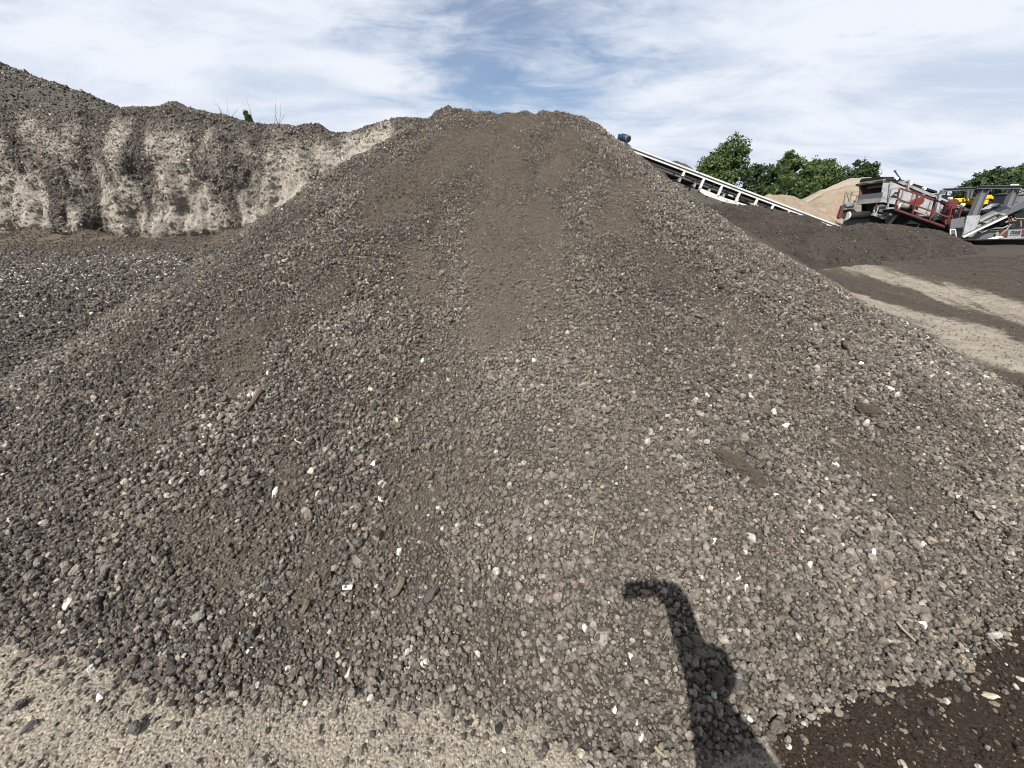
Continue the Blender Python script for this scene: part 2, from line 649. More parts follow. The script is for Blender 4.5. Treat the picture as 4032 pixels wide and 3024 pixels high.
# ------------------------------------------------------------------ the main pile
FINES = [  # pixel of the patch's two ends (on the pile), radius in metres, strength
    ((1850, 540), (1570, 800), 0.30, 1.0), ((1480, 830), (1560, 700), 0.25, 0.8), ((2240, 560), (2190, 700), 0.20, 0.8),
    ((1980, 620), (1930, 1300), 0.26, 0.95), ((2110, 800), (2110, 1250), 0.22, 0.8), ((2480, 720), (2420, 900), 0.24, 0.8),
    ((930, 1290), (960, 1430), 0.22, 1.0), ((1600, 1000), (1700, 1150), 0.14, 0.7), ((750, 2000), (920, 2260), 0.16, 0.75),
    ((1150, 1900), (1000, 2150), 0.13, 0.7), ((1800, 1750), (1900, 2000), 0.12, 0.55), ((700, 1560), (560, 1760), 0.14, 0.6),
    ((1300, 2150), (1250, 2350), 0.10, 0.7), ((2050, 480), (1900, 600), 0.3, 0.7), ((3560, 1850), (3700, 1960), 0.18, 0.7),
]
FW = []
for a, b, r, s in FINES:
    pa, pb = hit_fn(pile_h, *a), hit_fn(pile_h, *b)
    FW.append(((pa[0], pa[1], r), (pb[0], pb[1], r), s))
D0 = hit_fn(pile_h, 2250, 2000)
D1 = hit_fn(pile_h, 2050, 1450)


def pile_masks(x, y):
    wob = fbm(x, y, 1.1, 4, 2.2)
    wx, wy = x + 0.22 * wob, y + 0.22 * fbm(x, y, 3.1, 3, 2.2)
    f = np.zeros(np.shape(x))
    for p, q, s in FW:
        f = np.maximum(f, s * seg_mask(wx, wy, (p, q), 0.55))
    ang = np.arctan2(x, 8.3 - y)
    rad = np.hypot(x, y - 8.3)
    f = np.clip(0.8 * f + 0.5 * sstep(0.12, 0.42, fbm(ang * 7, rad * 0.55, 0.0, 4)), 0, 1)
    f = np.clip(f + 0.30 * sstep(1.9, 0.5, np.abs(x + 0.1 + 0.5 * wob)) * sstep(2.2, 4.6, y + 0.8 * wob), 0, 1)
    d = 0.75 * np.exp(-(((x - D0[0]) / 1.3) ** 2 + ((y - D0[1]) / 1.5) ** 2)) + 0.5 * np.exp(-(((x - D1[0]) / 0.8) ** 2 + ((y - D1[1]) / 1.6) ** 2))
    d = np.clip(d + 0.22 * sstep(0.0, 2.0, x) * sstep(6, 1.5, y) + 0.35 * fbm(ang * 5, rad * 0.6, 5.5, 3) + 0.08, 0, 1)
    return f, d


step = 0.028
xs = np.arange(-7.6, 8.6, step)
ys = np.arange(0.5, 11.0, step)
X, Y = np.meshgrid(xs, ys, indexing='ij')
X, Y = X.ravel(), Y.ravel()
H = pile_n(X, Y)
keep = H > ground_h(X, Y) - 0.10
pf, pd = pile_masks(X, Y)
H2 = H + 0.010 * fbm(X, Y, 12.0, 2, 28.0)
pv, pfaces, pat = compact(np.stack([X, Y, H2], -1), grid_faces(len(xs), len(ys)), keep, dict(fines=pf, dust=pd))
pile = mesh_np('gravel_pile', pv, pfaces, M['pile'], None, pat, True)
tag(pile, 'huge cone of dark grey crushed gravel with brown streaks in the middle', 'gravel pile')
# back slope of the pile, coarse
xs = np.arange(-5, 10.5, 0.15)
ys = np.arange(10.95, 21, 0.15)
X, Y = np.meshgrid(xs, ys, indexing='ij')
X, Y = X.ravel(), Y.ravel()
H = pile_n(X, Y)
keep = H > ground_h(X, Y) - 0.10
pf, pd = pile_masks(X, Y)
bv, bf, ba = compact(np.stack([X, Y, H], -1), grid_faces(len(xs), len(ys)), keep, dict(fines=pf, dust=pd))
mesh_np('back_slope', bv, bf, M['pile'], pile, ba, True)


# ------------------------------------------------------------------ stones
def stone_mesh(name, seed, sub=2):
    import bmesh
    r = random.Random(seed)
    bm = bmesh.new()
    bmesh.ops.create_icosphere(bm, subdivisions=sub, radius=1.0)
    planes = []
    for _ in range(9):
        n = Vector((r.gauss(0, 1), r.gauss(0, 1), r.gauss(0, 1))).normalized()
        planes.append((n, r.uniform(0.55, 0.9)))
    ox = r.uniform(0, 50)
    ax = Vector((1.0, r.uniform(0.72, 0.95), r.uniform(0.5, 0.78)))
    for v in bm.verts:
        p = v.co.copy()
        for n, d in planes:
            k = p.dot(n)
            if k > d:
                p -= n * (k - d) * 0.9
        nn = float(noise3(p.x * 1.7 + ox, p.y * 1.7, p.z * 1.7)) * 0.26 + float(noise3(p.x * 4 + ox, p.y * 4, p.z * 4)) * 0.13
        p *= 1 + nn
        v.co = Vector((p.x * ax.x, p.y * ax.y, p.z * ax.z)) * 0.56
    me = bpy.data.meshes.new(name)
    bm.to_mesh(me)
    bm.free()
    me.materials.append(M['stone'])
    return me


NPROTO = 12
protos = bpy.data.collections.new('stone_shapes')
for i in range(NPROTO):
    protos.objects.link(bpy.data.objects.new('stone_shape', stone_mesh('stone_shape', 100 + i)))

_trees = {}


def scatter_tree():
    if 't' in _trees:
        return _trees['t']
    g = bpy.data.node_groups.new('scatter_stones', 'GeometryNodeTree')
    g.interface.new_socket('Geometry', in_out='INPUT', socket_type='NodeSocketGeometry')
    g.interface.new_socket('Geometry', in_out='OUTPUT', socket_type='NodeSocketGeometry')
    N = g.nodes
    gi, go = N.new('NodeGroupInput'), N.new('NodeGroupOutput')
    ip = N.new('GeometryNodeInstanceOnPoints')
    ci = N.new('GeometryNodeCollectionInfo')
    ci.inputs['Collection'].default_value = protos
    ci.inputs['Separate Children'].default_value = True
    ci.inputs['Reset Children'].default_value = True

    def named(name, typ):
        a = N.new('GeometryNodeInputNamedAttribute')
        a.data_type = typ
        a.inputs['Name'].default_value = name
        return a.outputs[0]
    er = N.new('FunctionNodeEulerToRotation')
    L = g.links.new
    L(gi.outputs[0], ip.inputs['Points'])
    L(ci.outputs[0], ip.inputs['Instance'])
    ip.inputs['Pick Instance'].default_value = True
    L(named('idx', 'INT'), ip.inputs['Instance Index'])
    L(named('rot', 'FLOAT_VECTOR'), er.inputs[0])
    L(er.outputs[0], ip.inputs['Rotation'])
    L(named('scl', 'FLOAT_VECTOR'), ip.inputs['Scale'])
    L(ip.outputs[0], go.inputs[0])
    _trees['t'] = g
    return g


def scatter(name, P, size, col, parent=None, flat=0.0):
    n = len(P)
    if parent is not None:
        P = P - np.array(root_of(parent).location)
    me = bpy.data.meshes.new(name)
    me.vertices.add(n)
    me.vertices.foreach_set('co', np.asarray(P, np.float32).ravel())

    def put(key, typ, arr, field):
        a = me.attributes.new(key, typ, 'POINT')
        a.data.foreach_set(field, arr.ravel())
    put('idx', 'INT', rng.integers(0, NPROTO, n).astype(np.int32), 'value')
    put('rot', 'FLOAT_VECTOR', rng.uniform(0, 2 * math.pi, (n, 3)).astype(np.float32), 'vector')
    s = size[:, None] * rng.uniform(0.8, 1.22, (n, 3))
    put('scl', 'FLOAT_VECTOR', s.astype(np.float32), 'vector')
    put('col', 'FLOAT_VECTOR', np.asarray(col, np.float32), 'vector')
    me.update()
    o = bpy.data.objects.new(name, me)
    md = o.modifiers.new('scatter', 'NODES')
    md.node_group = scatter_tree()
    return link(o, parent)


def jitter(x0, x1, y0, y1, s):
    gx, gy = np.meshgrid(np.arange(x0, x1, s), np.arange(y0, y1, s), indexing='ij')
    gx[:, ::2] += s / 2
    x = gx.ravel() + rng.uniform(-0.48, 0.48, gx.size) * s
    y = gy.ravel() + rng.uniform(-0.48, 0.48, gx.size) * s
    return x, y


def in_view(P, margin=0.12):
    d = P[:, 1] * CP - (P[:, 2] - HC) * SP
    up = P[:, 1] * SP + (P[:, 2] - HC) * CP
    a = P[:, 0] / np.maximum(d, 1e-3)
    return (d > 0.1) & (np.abs(a) < 1.33 + margin + 0.25) & (up / np.maximum(d, 1e-3) > -1.0 - margin - 0.15)


def palette(n, dust, bright=1.0, white=0.012, tan=0.14, dark=0.11, cool=0.0):
    base = np.array([0.128, 0.111, 0.0945])
    c = np.repeat(base[None], n, 0)
    c = c + np.array([0.004, 0.0, -0.004]) * rng.normal(size=(n, 1))
    r = rng.uniform(size=n)
    c[r < dark] = (0.038, 0.036, 0.035)
    c[(r > dark) & (r < dark + tan)] = (0.20, 0.175, 0.146)
    c = c * np.exp(rng.normal(0, 0.42, n))[:, None]
    dc = np.array([0.215, 0.188, 0.158]) * np.exp(rng.normal(0, 0.25, n))[:, None]
    w = np.clip(dust + rng.normal(0, 0.18, n), 0, 0.85)[:, None] * 0.5
    c = c * (1 - w) + dc * w
    c = c * (1 + cool * np.array([-0.06, 0.02, 0.03]))
    rr = rng.uniform(size=n)
    wm = rr < white
    c[wm] = np.array([0.50, 0.475, 0.43]) * rng.uniform(0.55, 1.1, (wm.sum(), 1))
    pm = (rr > white) & (rr < white + 0.0022)
    c[pm] = (0.22, 0.15, 0.12)
    return np.clip(c * bright, 0.004, 0.8)


def put_stones(fn, x, y, size, sink=0.15):
    z = fn(x, y)
    e = 0.03
    gx = (fn(x + e, y) - z) / e
    gy = (fn(x, y + e) - z) / e
    nrm = np.stack([-gx, -gy, np.ones_like(x)], -1)
    nrm /= np.linalg.norm(nrm, axis=1)[:, None]
    off = size * (rng.uniform(-0.32, 0.5, len(x)) - sink)
    return np.stack([x, y, z], -1) + nrm * off[:, None]


allP, allS, allC = [], [], []


def pile_layer(s, mean, sig, y1, x0, x1, fines_drop, prob=1.0, lo=0.35, hi=2.3, white=0.010, sink=0.1, toe=0.0):
    x, y = jitter(x0, x1, 0.45, y1, s)
    h = pile_n(x, y)
    g = ground_h(x, y)
    m = h > g - 0.03
    if toe > 0:
        m |= (h > g - toe) & (rng.uniform(size=len(x)) < 0.55 * np.exp(-(g - h) / (toe * 0.4)))
    x, y, h = x[m], y[m], h[m]
    P0 = np.stack([x, y, h], -1)
    m = in_view(P0)
    x, y, h = x[m], y[m], h[m]
    f, d = pile_masks(x, y)
    m = (rng.uniform(size=len(x)) > f * fines_drop) & (rng.uniform(size=len(x)) < (prob(h) if callable(prob) else prob))
    x, y, h, f, d = x[m], y[m], h[m], f[m], d[m]
    coarse = 1.0 + 0.10 * sstep(1.2, 0.0, h) - 0.12 * sstep(1.6, 3.0, h) + 0.45 * fbm(x, y, 6.0, 3, 1.3)
    size = mean * coarse * (1 - 0.32 * f) * np.clip(np.exp(rng.normal(0, sig, len(x))), lo, hi)
    P = put_stones(surf, x, y, size, sink)
    c = palette(len(x), d, 1.0, white)
    c = c * (1 - 0.45 * f[:, None]) + np.array([0.112, 0.091, 0.070]) * 0.45 * f[:, None]
    ang = np.arctan2(x, 8.3 - y)
    rad = np.hypot(x, y - 8.3)
    tone = 1 + 0.45 * fbm(ang * 4.5, rad * 0.5, 12.0, 4) + 0.2 * fbm(x, y, 2.9, 3, 2.5) - 0.12 * sstep(-0.3, -2.0, x)
    c = c * np.clip(tone, 0.5, 1.5)[:, None]
    allP.append(P)
    allS.append(size)
    allC.append(c)


pile_layer(0.0160, 0.0148, 0.42, 11.5, -8, 8.6, 0.08, white=0.008, sink=-0.26)                    # body of the pile
pile_layer(0.030, 0.0245, 0.32, 11.5, -8, 8.6, 0.80, prob=lambda h: 0.22 + 0.30 * sstep(1.6, 0.3, h), white=0.022, toe=0.10, sink=-0.2)     # bigger stones
pile_layer(0.13, 0.040, 0.25, 9.0, -8, 8.6, 0.7, prob=0.2, white=0.002, sink=0.1)
pile_layer(0.0115, 0.0100, 0.35, 3.4, -4.5, 4.5, 0.0, prob=0.45, white=0.006, sink=-0.05)              # small fill near the camera
pile_layer(0.021, 0.0105, 0.45, 9.5, -5, 6, -1.0, prob=lambda h: 0.75 * sstep(0.6, 1.6, h), white=0.006, sink=-0.2)     # grit in the upper fines
P, S_, C_ = np.concatenate(allP), np.concatenate(allS), np.concatenate(allC)
print('pile stones', len(P))
g = scatter('gravel', P, S_, C_, pile)
tag(g, None, None, None, 'stuff')

# loose stones on the ground in front, on the damp soil and along the toe
allP, allS, allC = [], [], []


def ground_layer(x0, x1, y0, y1, s, mean, sig, prob, pal, sink=0.2):
    x, y = jitter(x0, x1, y0, y1, s)
    m = (pile_n(x, y) < ground_h(x, y) + 0.01) & (rng.uniform(size=len(x)) < prob(x, y))
    x, y = x[m], y[m]
    m = in_view(np.stack([x, y, ground_h(x, y)], -1))
    x, y = x[m], y[m]
    size = mean * np.clip(np.exp(rng.normal(0, sig, len(x))), 0.35, 2.5)
    allP.append(put_stones(ground_h, x, y, size, sink))
    allS.append(size)
    allC.append(pal(x, y))


def pal_tan(x, y):
    t, d, h, b = ground_masks(x, y)
    n = len(x)
    c = np.array([0.25, 0.218, 0.175]) * np.exp(rng.normal(0, 0.33, n))[:, None]
    k = rng.uniform(size=n)
    c[k < 0.10] = np.array([0.06, 0.055, 0.05])
    c[k > 0.985] = (0.46, 0.43, 0.38)
    w = np.clip(d, 0, 1)[:, None]
    dc = np.where(rng.uniform(size=(n, 1)) < 0.12, np.array([0.17, 0.15, 0.115]), np.array([0.026, 0.018, 0.0125])) * np.exp(rng.normal(0, 0.3, n))[:, None]
    return np.clip(c * (1 - w) + dc * w, 0.004, 0.8)


def pal_damp(x, y):
    n = len(x)
    c = np.array([0.19, 0.165, 0.125]) * np.exp(rng.normal(0, 0.35, n))[:, None]
    k = rng.uniform(size=n)
    c[k < 0.3] = (0.06, 0.055, 0.05)
    c[k > 0.95] = (0.46, 0.43, 0.37)
    return np.clip(c, 0.004, 0.8)


def pal_dark(x, y):
    return palette(len(x), np.full(len(x), 0.15), 1.0, 0.03)


def pal_yard(x, y):
    t = ground_masks(x, y)[0]
    c = palette(len(x), t * 0.5, 0.42, 0.005)
    w = np.clip(t * 1.3, 0, 0.95)[:, None]
    c = c * (1 - w) + w * np.array([0.20, 0.175, 0.14]) * np.exp(rng.normal(0, 0.35, len(x)))[:, None]
    return c


def toe_dist(x, y):
    return np.clip(ground_h(x, y) - pile_h(x, y), 0, 9)


ground_layer(-3.6, 3.4, 0.25, 2.2, 0.0100, 0.0078, 0.45, lambda x, y: np.full(x.shape, 0.85), pal_tan)
ground_layer(-3.6, 3.4, 0.25, 2.2, 0.03, 0.022, 0.30, lambda x, y: np.full(x.shape, 0.06), pal_tan)
ground_layer(-3.6, 0.9, 0.25, 2.4, 0.022, 0.024, 0.34, lambda x, y: 0.75 * np.exp(-toe_dist(x, y) / 0.06) + 0.02, pal_dark, 0.1)
ground_layer(0.7, 4.5, 0.25, 2.4, 0.030, 0.024, 0.34, lambda x, y: 0.6 * np.exp(-toe_dist(x, y) / 0.07) + 0.035 * (0.4 + sstep(-0.1, 0.3, fbm(x, y, 0, 3, 2.5)) * 2), pal_damp, 0.15)
ground_layer(5.0, 22.0, 4.0, 17.0, 0.033, 0.013, 0.45, lambda x, y: 0.45 + 0.4 * sstep(0, 0.3, fbm(x, y, 3.0, 3, 1.5)), pal_yard, 0.0)
P, S_, C_ = np.concatenate(allP), np.concatenate(allS), np.concatenate(allC)
print('ground stones', len(P))
tag(scatter('loose_gravel', P, S_, C_), 'loose grit and small stones strewn over the yard ground', 'loose gravel', None, 'stuff')

# coarser grey green gravel on the rising ground between the pile and the bank
allP, allS, allC = [], [], []


def pal_heap(x, y):
    t, d, h, b = ground_masks(x, y)
    hb = np.exp(-(((x - HEAP_C[0]) / 3.6) ** 2 + ((y - HEAP_C[1]) / 2.2) ** 2))
    c = palette(len(x), 0.15 + 0.1 * hb, 0.74, 0.010, 0.10, 0.16, 0.2)
    pale = (rng.uniform(size=len(x)) < 0.11 * hb)
    c[pale] = np.array([0.33, 0.325, 0.285]) * np.exp(rng.normal(0, 0.3, pale.sum()))[:, None]
    w = 0.7 * np.clip(b, 0, 1)[:, None]
    return c * (1 - w) + np.array([0.09, 0.075, 0.06]) * w


ground_layer(-20, -2.2, 2.6, 16.8, 0.037, 0.034, 0.36, lambda x, y: 0.96 - 0.6 * ground_masks(x, y)[3], pal_heap, -0.2)
ground_layer(-20, -2.2, 2.6, 16.5, 0.14, 0.060, 0.3, lambda x, y: 0.3 - 0.25 * ground_masks(x, y)[3], pal_heap, 0.1)
P, S_, C_ = np.concatenate(allP), np.concatenate(allS), np.concatenate(allC)
print('slope stones', len(P))
tag(scatter('coarse_gravel', P, S_, C_), 'grey green gravel covering the slope below the left bank', 'gravel', None, 'stuff')


# ------------------------------------------------------------------ other heaps
def ridge_h(x, y, R, kf, ks=None):
    ks = kf if ks is None else ks
    h = np.full(np.shape(x), -9.0)
    for p, q in zip(R[:-1], R[1:]):
        dx, dy, z = seg(x, y, p, q)
        d = np.hypot(dx, dy) + 1e-6
        w = (dx / d) ** 2
        h = np.maximum(h, z - (ks * w + kf * (1 - w)) * (np.sqrt(d * d + 0.06) - 0.245))
    return h


def heap(name, R, kf, ks, mat, label, cat, res=0.12, lump=0.10, ls=0.8, fine=0.03, pad=0.0):
    zmax = max(p[2] for p in R)
    ext = zmax / min(kf, ks) + 1 + pad
    x0, x1 = min(p[0] for p in R) - ext, max(p[0] for p in R) + ext
    y0, y1 = min(p[1] for p in R) - ext, max(p[1] for p in R) + ext
    xs, ys = np.arange(x0, x1, res), np.arange(y0, y1, res)
    X, Y = np.meshgrid(xs, ys, indexing='ij')
    X, Y = X.ravel(), Y.ravel()

    def fn(x, y):
        return ridge_h(x, y, R, kf, ks) + lump * fbm(x, y, 3.7, 4, ls) + fine * fbm(x, y, 9.1, 3, 4.0)
    H = fn(X, Y)
    keep = H > ground_h(X, Y) - 0.15
    v, f, a = compact(np.stack([X, Y, H], -1), grid_faces(len(xs), len(ys)), keep, {})
    o = mesh_np(name, v, f, mat, None, a, True)
    tag(o, label, cat)
    return o, fn, (x0, x1, y0, y1)


def px_ridge(pts):
    return [tuple(at(u, v, t)) for u, v, t in pts]


MOUND = px_ridge([(2640, 815, 13.1), (2805, 806, 13.3), (2900, 801, 13.6), (3050, 829, 14.0), (3180, 853, 14.4), (3250, 892, 14.8),
                  (3330, 889, 15.2), (3440, 880, 15.8), (3590, 893, 16.6), (3690, 905, 17.4), (3830, 965, 18.4), (3900, 990, 19.2)])
mound, mound_fn, mb = heap('soil_mound', MOUND, 0.86, 0.60, M['soil'], 'long low mound of dark brown soil in front of the machines on the right', 'soil mound', 0.07, 0.10, 0.9, 0.05)
x, y = jitter(mb[0], mb[1], mb[2], mb[3], 0.055)
z = mound_fn(x, y)
m = (z > ground_h(x, y)) & (rng.uniform(size=len(x)) < 0.75)
x, y = x[m], y[m]
m = in_view(np.stack([x, y, mound_fn(x, y)], -1))
x, y = x[m], y[m]
size = 0.030 * np.clip(np.exp(rng.normal(0, 0.45, len(x))), 0.35, 2.6)
c = palette(len(x), np.zeros(len(x)), 0.42, 0.008, 0.10, 0.25)
tag(scatter('clods', put_stones(mound_fn, x, y, size, 0.25), size, c, mound), None, None, None, 'stuff')
print('mound stones', len(x))

heap('sand_pile', px_ridge([(3030, 766, 27), (3080, 763, 27), (3115, 770, 27)]), 0.62, 0.55, M['sand'],
     'low tan sand pile behind the lower end of the white conveyor', 'sand pile', 0.15, 0.25, 0.6)
heap('sand_pile', px_ridge([(3335, 729, 30), (3400, 722, 30), (3520, 722, 31)]), 0.75, 0.55, M['sand'],
     'tall tan sand pile with a rough cut face left of the screening machine', 'sand pile', 0.15, 0.35, 0.5, 0.06)
heap('sand_pile', px_ridge([(3245, 748, 38), (3350, 706, 38), (3425, 695, 38), (3440, 700, 38)]), 0.6, 0.55, M['pale_sand'],
     'pale whitish sand pile rising behind the tall tan one below the trees', 'sand pile', 0.2, 0.3, 0.5)
heap('gravel_mound', px_ridge([(2560, 634, 25), (2655, 631, 25), (2690, 643, 25)]), 0.6, 0.75, M['grey_heap'],
     'grey gravel mound peeping over the upper part of the white conveyor', 'gravel mound', 0.15, 0.2, 0.6)
heap('gravel_mound', px_ridge([(-400, 60, 27), (-150, 185, 26), (0, 252, 25), (160, 308, 25), (330, 364, 24.6), (480, 427, 24.2), (620, 470, 24.0)]), 0.8, 0.7, M['grey_heap'],
     'higher dark gravel mound sloping down from the left edge behind the cut bank', 'gravel mound', 0.12, 0.22, 0.7, 0.06)

back_mound = [o for o in COL.objects if o.name.startswith('gravel_mound')][-1]
BM = px_ridge([(-400, 60, 27), (-150, 185, 26), (0, 252, 25), (160, 308, 25), (330, 364, 24.6), (480, 427, 24.2), (620, 470, 24.0)])
x, y = jitter(-42, -16, 24, 33, 0.085)


def bm_fn(x, y):
    return ridge_h(x, y, BM, 0.8, 0.7) + 0.22 * fbm(x, y, 3.7, 4, 0.7) + 0.06 * fbm(x, y, 9.1, 3, 4.0)


z = bm_fn(x, y)
m = (z > 3.5) & (rng.uniform(size=len(x)) < 0.55 + 0.9 * fbm(x, y, 0.0, 3, 0.7))
x, y = x[m], y[m]
m = in_view(np.stack([x, y, bm_fn(x, y)], -1))
x, y = x[m], y[m]
size = 0.085 * np.clip(np.exp(rng.normal(0, 0.4, len(x))), 0.35, 2.4)
tag(scatter('rubble', put_stones(bm_fn, x, y, size, 0.0), size, palette(len(x), np.zeros(len(x)), 0.75, 0.012, 0.1, 0.3), back_mound), None, None, None, 'stuff')

# ------------------------------------------------------------------ cut bank on the left
crest_px = np.array([(-700, 430), (-300, 428), (0, 424), (130, 428), (300, 433), (480, 424), (520, 420), (640, 414), (690, 399), (750, 426), (850, 446),
                     (960, 472), (1040, 492), (1110, 487), (1160, 497), (1210, 488), (1260, 489), (1310, 521), (1380, 521), (1430, 502), (1540, 468),
                     (1590, 462), (1700, 467), (1800, 480), (2050, 640), (2200, 760)], float)
YC = 16.4                                         # the crest stands on this line
cw = on_y(crest_px[:, 0], crest_px[:, 1], YC)
base_px = np.array([(-700, 900), (0, 905), (200, 935), (500, 955), (760, 945), (900, 920), (1000, 880), (1300, 800), (2200, 860)], float)
bw = on_y(base_px[:, 0], base_px[:, 1], 15.3)
nx, nq = 620, 190
sx = np.linspace(cw[0, 0], cw[-1, 0], nx)
q = np.linspace(0, 1, nq)
zc = np.interp(sx, cw[:, 0], cw[:, 2]) + 0.05 * fbm(sx, 0, 0, 4, 2.5)
zb = np.minimum(np.interp(sx, bw[:, 0], bw[:, 2]), 1.3) - 0.3
prof_q = [0, 0.06, 0.55, 0.72, 0.86, 0.90, 1.0]
prof_y = [15.25, 15.28, 15.60, 15.82, 16.15, 16.4, 22.0]      # face, shoulder, crest, back slope
prof_h = [0.0, 0.04, 0.66, 0.82, 0.975, 1.0, 0.3]
Q, SX = np.meshgrid(q, sx)
BY = np.interp(Q, prof_q, prof_y)
BH = np.interp(Q, prof_q, prof_h)
Z = zb[:, None] + (zc - zb)[:, None] * BH
Xb = SX.copy()
WX = SX + 0.55 * fbm(SX, Z, 8.0, 3, 0.55)
fl = np.abs(fbm(WX, Z * 0.18, 0.0, 4, 0.85)) * 2.2                       # vertical buttresses and recesses
face = sstep(0.0, 0.06, Q) * sstep(0.80, 0.5, Q)
big = fbm(SX, Z, 4.0, 3, 0.35)
disp = face * (0.45 * (0.45 - fl) * (0.35 + 0.9 * sstep(0.62, 0.12, Q)) + 0.55 * big) + sstep(0, 0.1, Q) * (0.20 * fbm(SX, Z, BY, 4, 1.7) + 0.07 * fbm(SX, Z, BY, 3, 6.0))
Yb = BY - disp
undercut = sstep(0.16, 0.0, Q) * 0.35
Yb = Yb + undercut
Z = Z + sstep(0.72, 0.9, Q) * (0.05 * fbm(SX, BY, 2.0, 4, 2.2))
streak = fbm(WX, Z * 0.20, 7.0, 5, 1.25)
pale = np.clip(0.72 + 2.0 * streak + 0.35 * (0.40 - fl), 0, 1) * sstep(0.95, 0.68, Q + 0.22 * fbm(SX, Z, 1.0, 3, 0.8)) * (0.7 + 0.3 * sstep(0.5, 0.2, Q))  # dust streaks, plus shading of the flute recesses painted in
pale = pale + 0.55 * sstep(-9.5, -6.5, SX) * sstep(0.90, 0.62, Q + 0.15 * fbm(SX, Z, 1.0, 3, 0.8))
bverts = np.stack([Xb.ravel(), Yb.ravel(), Z.ravel()], -1)
bank = mesh_np('gravel_bank', bverts, grid_faces(nx, nq), M['bank'], None, dict(pale=np.clip(pale, 0, 1).ravel()), True)
tag(bank, 'steep cut bank of grey gravel with pale dusty fluted face on the left', 'gravel bank')
# stones that stick out of the bank
n = 120000
ii = rng.integers(0, nx - 1, n)
jj = np.minimum((rng.uniform(size=n) * 0.93 * nq).astype(int), nq - 2)
fa, fb_ = rng.uniform(size=(2, n))
bv3 = bverts.reshape(nx, nq, 3)
P = bv3[ii, jj] * ((1 - fa) * (1 - fb_))[:, None] + bv3[ii + 1, jj] * (fa * (1 - fb_))[:, None] + bv3[ii, jj + 1] * ((1 - fa) * fb_)[:, None] + bv3[ii + 1, jj + 1] * (fa * fb_)[:, None]
pl = pale[ii, jj]
m = rng.uniform(size=n) > pl * 0.8
P, pl = P[m], pl[m]
m = in_view(P)
P, pl = P[m], pl[m]
size = 0.040 * np.clip(np.exp(rng.normal(0, 0.36, len(P))), 0.4, 2.6)
c = palette(len(P), 0.15 + 0.7 * pl, 0.66, 0.012, 0.10, 0.25) * (1 + 1.6 * pl[:, None])
tag(scatter('bank_stones', P + rng.normal(0, 0.012, P.shape), size, c, bank), None, None, None, 'stuff')
print('bank stones', len(P))

# ------------------------------------------------------------------ dead saplings on the bank crest
def sapling(stems, t, label, leaves=None):
    base = at(stems[0][-1][0], stems[0][-1][1] + 14, t)
    r = empty('bare_sapling', base)
    tag(r, label, 'sapling', 'dead saplings on the bank crest')
    for i, st in enumerate(stems):
        pts = [at(u, v, t + 0.15 * i) for u, v in st]
        pts.append(pts[-1] + np.array([0.0, 0.1, -0.35]))
        pts = pts[::-1]
        MB().tube(pts, 0.020 if i == 0 else 0.015, 6, 0.005).build('stem' if i == 0 else 'branch', M['bare_twig'], r, True)
    if leaves:
        leaf_cloud('foliage', [(at(u, v, t), rr) for u, v, rr in leaves], 260, 0.06, M['leaf_dark'], r)
    return r


def leaf_cloud(name, blobs, n, size, mat, parent, shell=0.55, seed=1, droop=0.2):
    """many small leaf faces spread through a set of blobs"""
    R = np.random.default_rng(seed)
    rad = np.array([b[1] if np.isscalar(b[1]) else np.mean(b[1]) for b in blobs])
    pr = rad ** 2 / (rad ** 2).sum()
    which = R.choice(len(blobs), n, p=pr)
    cen = np.array([b[0] for b in blobs])[which]
    rr = np.array([np.broadcast_to(b[1], 3) for b in blobs])[which]
    d = R.normal(size=(n, 3))
    d /= np.linalg.norm(d, axis=1)[:, None]
    k = shell + (1 - shell) * R.uniform(size=n) ** 0.7
    k = k * (1 + 0.5 * noise3(d[:, 0] * 2.2 + which * 7.7, d[:, 1] * 2.2, d[:, 2] * 2.2))
    P = cen + d * rr * k[:, None]
    # gaps: drop leaves where a noise field is low
    keepl = noise3(P[:, 0] * 0.9, P[:, 1] * 0.9, P[:, 2] * 0.9) > -0.28
    P, d = P[keepl], d[keepl]
    n = len(P)
    nr = d * 0.7 + R.normal(size=(n, 3)) * 0.7
    nr /= np.linalg.norm(nr, axis=1)[:, None]
    a = np.cross(nr, R.normal(size=(n, 3)))
    a /= np.linalg.norm(a, axis=1)[:, None]
    b = np.cross(nr, a)
    s = size * np.clip(np.exp(R.normal(0, 0.3, n)), 0.5, 2)[:, None]
    fold = nr * s * 0.25
    v = np.stack([P - a * s, P - b * s * 0.55 + fold, P + a * s, P + b * s * 0.55 + fold], 1).reshape(-1, 3)
    f = np.arange(4 * n).reshape(-1, 4)
    return mesh_np(name, v, f, mat, parent)


sapling([[(835, 372), (850, 402), (862, 422), (884, 452)], [(828, 395), (845, 412), (862, 422)], [(890, 396), (896, 425), (898, 452)], [(940, 424), (925, 444), (914, 456)]],
        17.6, 'leafless sapling leaning left, leftmost of the dead stems on the bank crest')
sapling([[(970, 380), (975, 405), (985, 435), (996, 478)], [(957, 404), (966, 425), (985, 452)], [(1019, 462), (1022, 474), (1020, 484)], [(988, 428), (984, 436), (986, 446)]],
        17.6, 'sapling with a few dark green leaves at its foot on the bank crest', [(968, 446, 0.09), (976, 462, 0.12), (985, 474, 0.10)])
sapling([[(1087, 380), (1085, 420), (1083, 455), (1082, 488)], [(1101, 394), (1106, 430), (1100, 484)], [(1121, 450), (1112, 466), (1101, 484)], [(1068, 448), (1074, 466), (1082, 480)], [(1096, 440), (1090, 448), (1084, 455)]],
        17.7, 'upright bare forked sapling, rightmost of the dead stems on the bank crest')


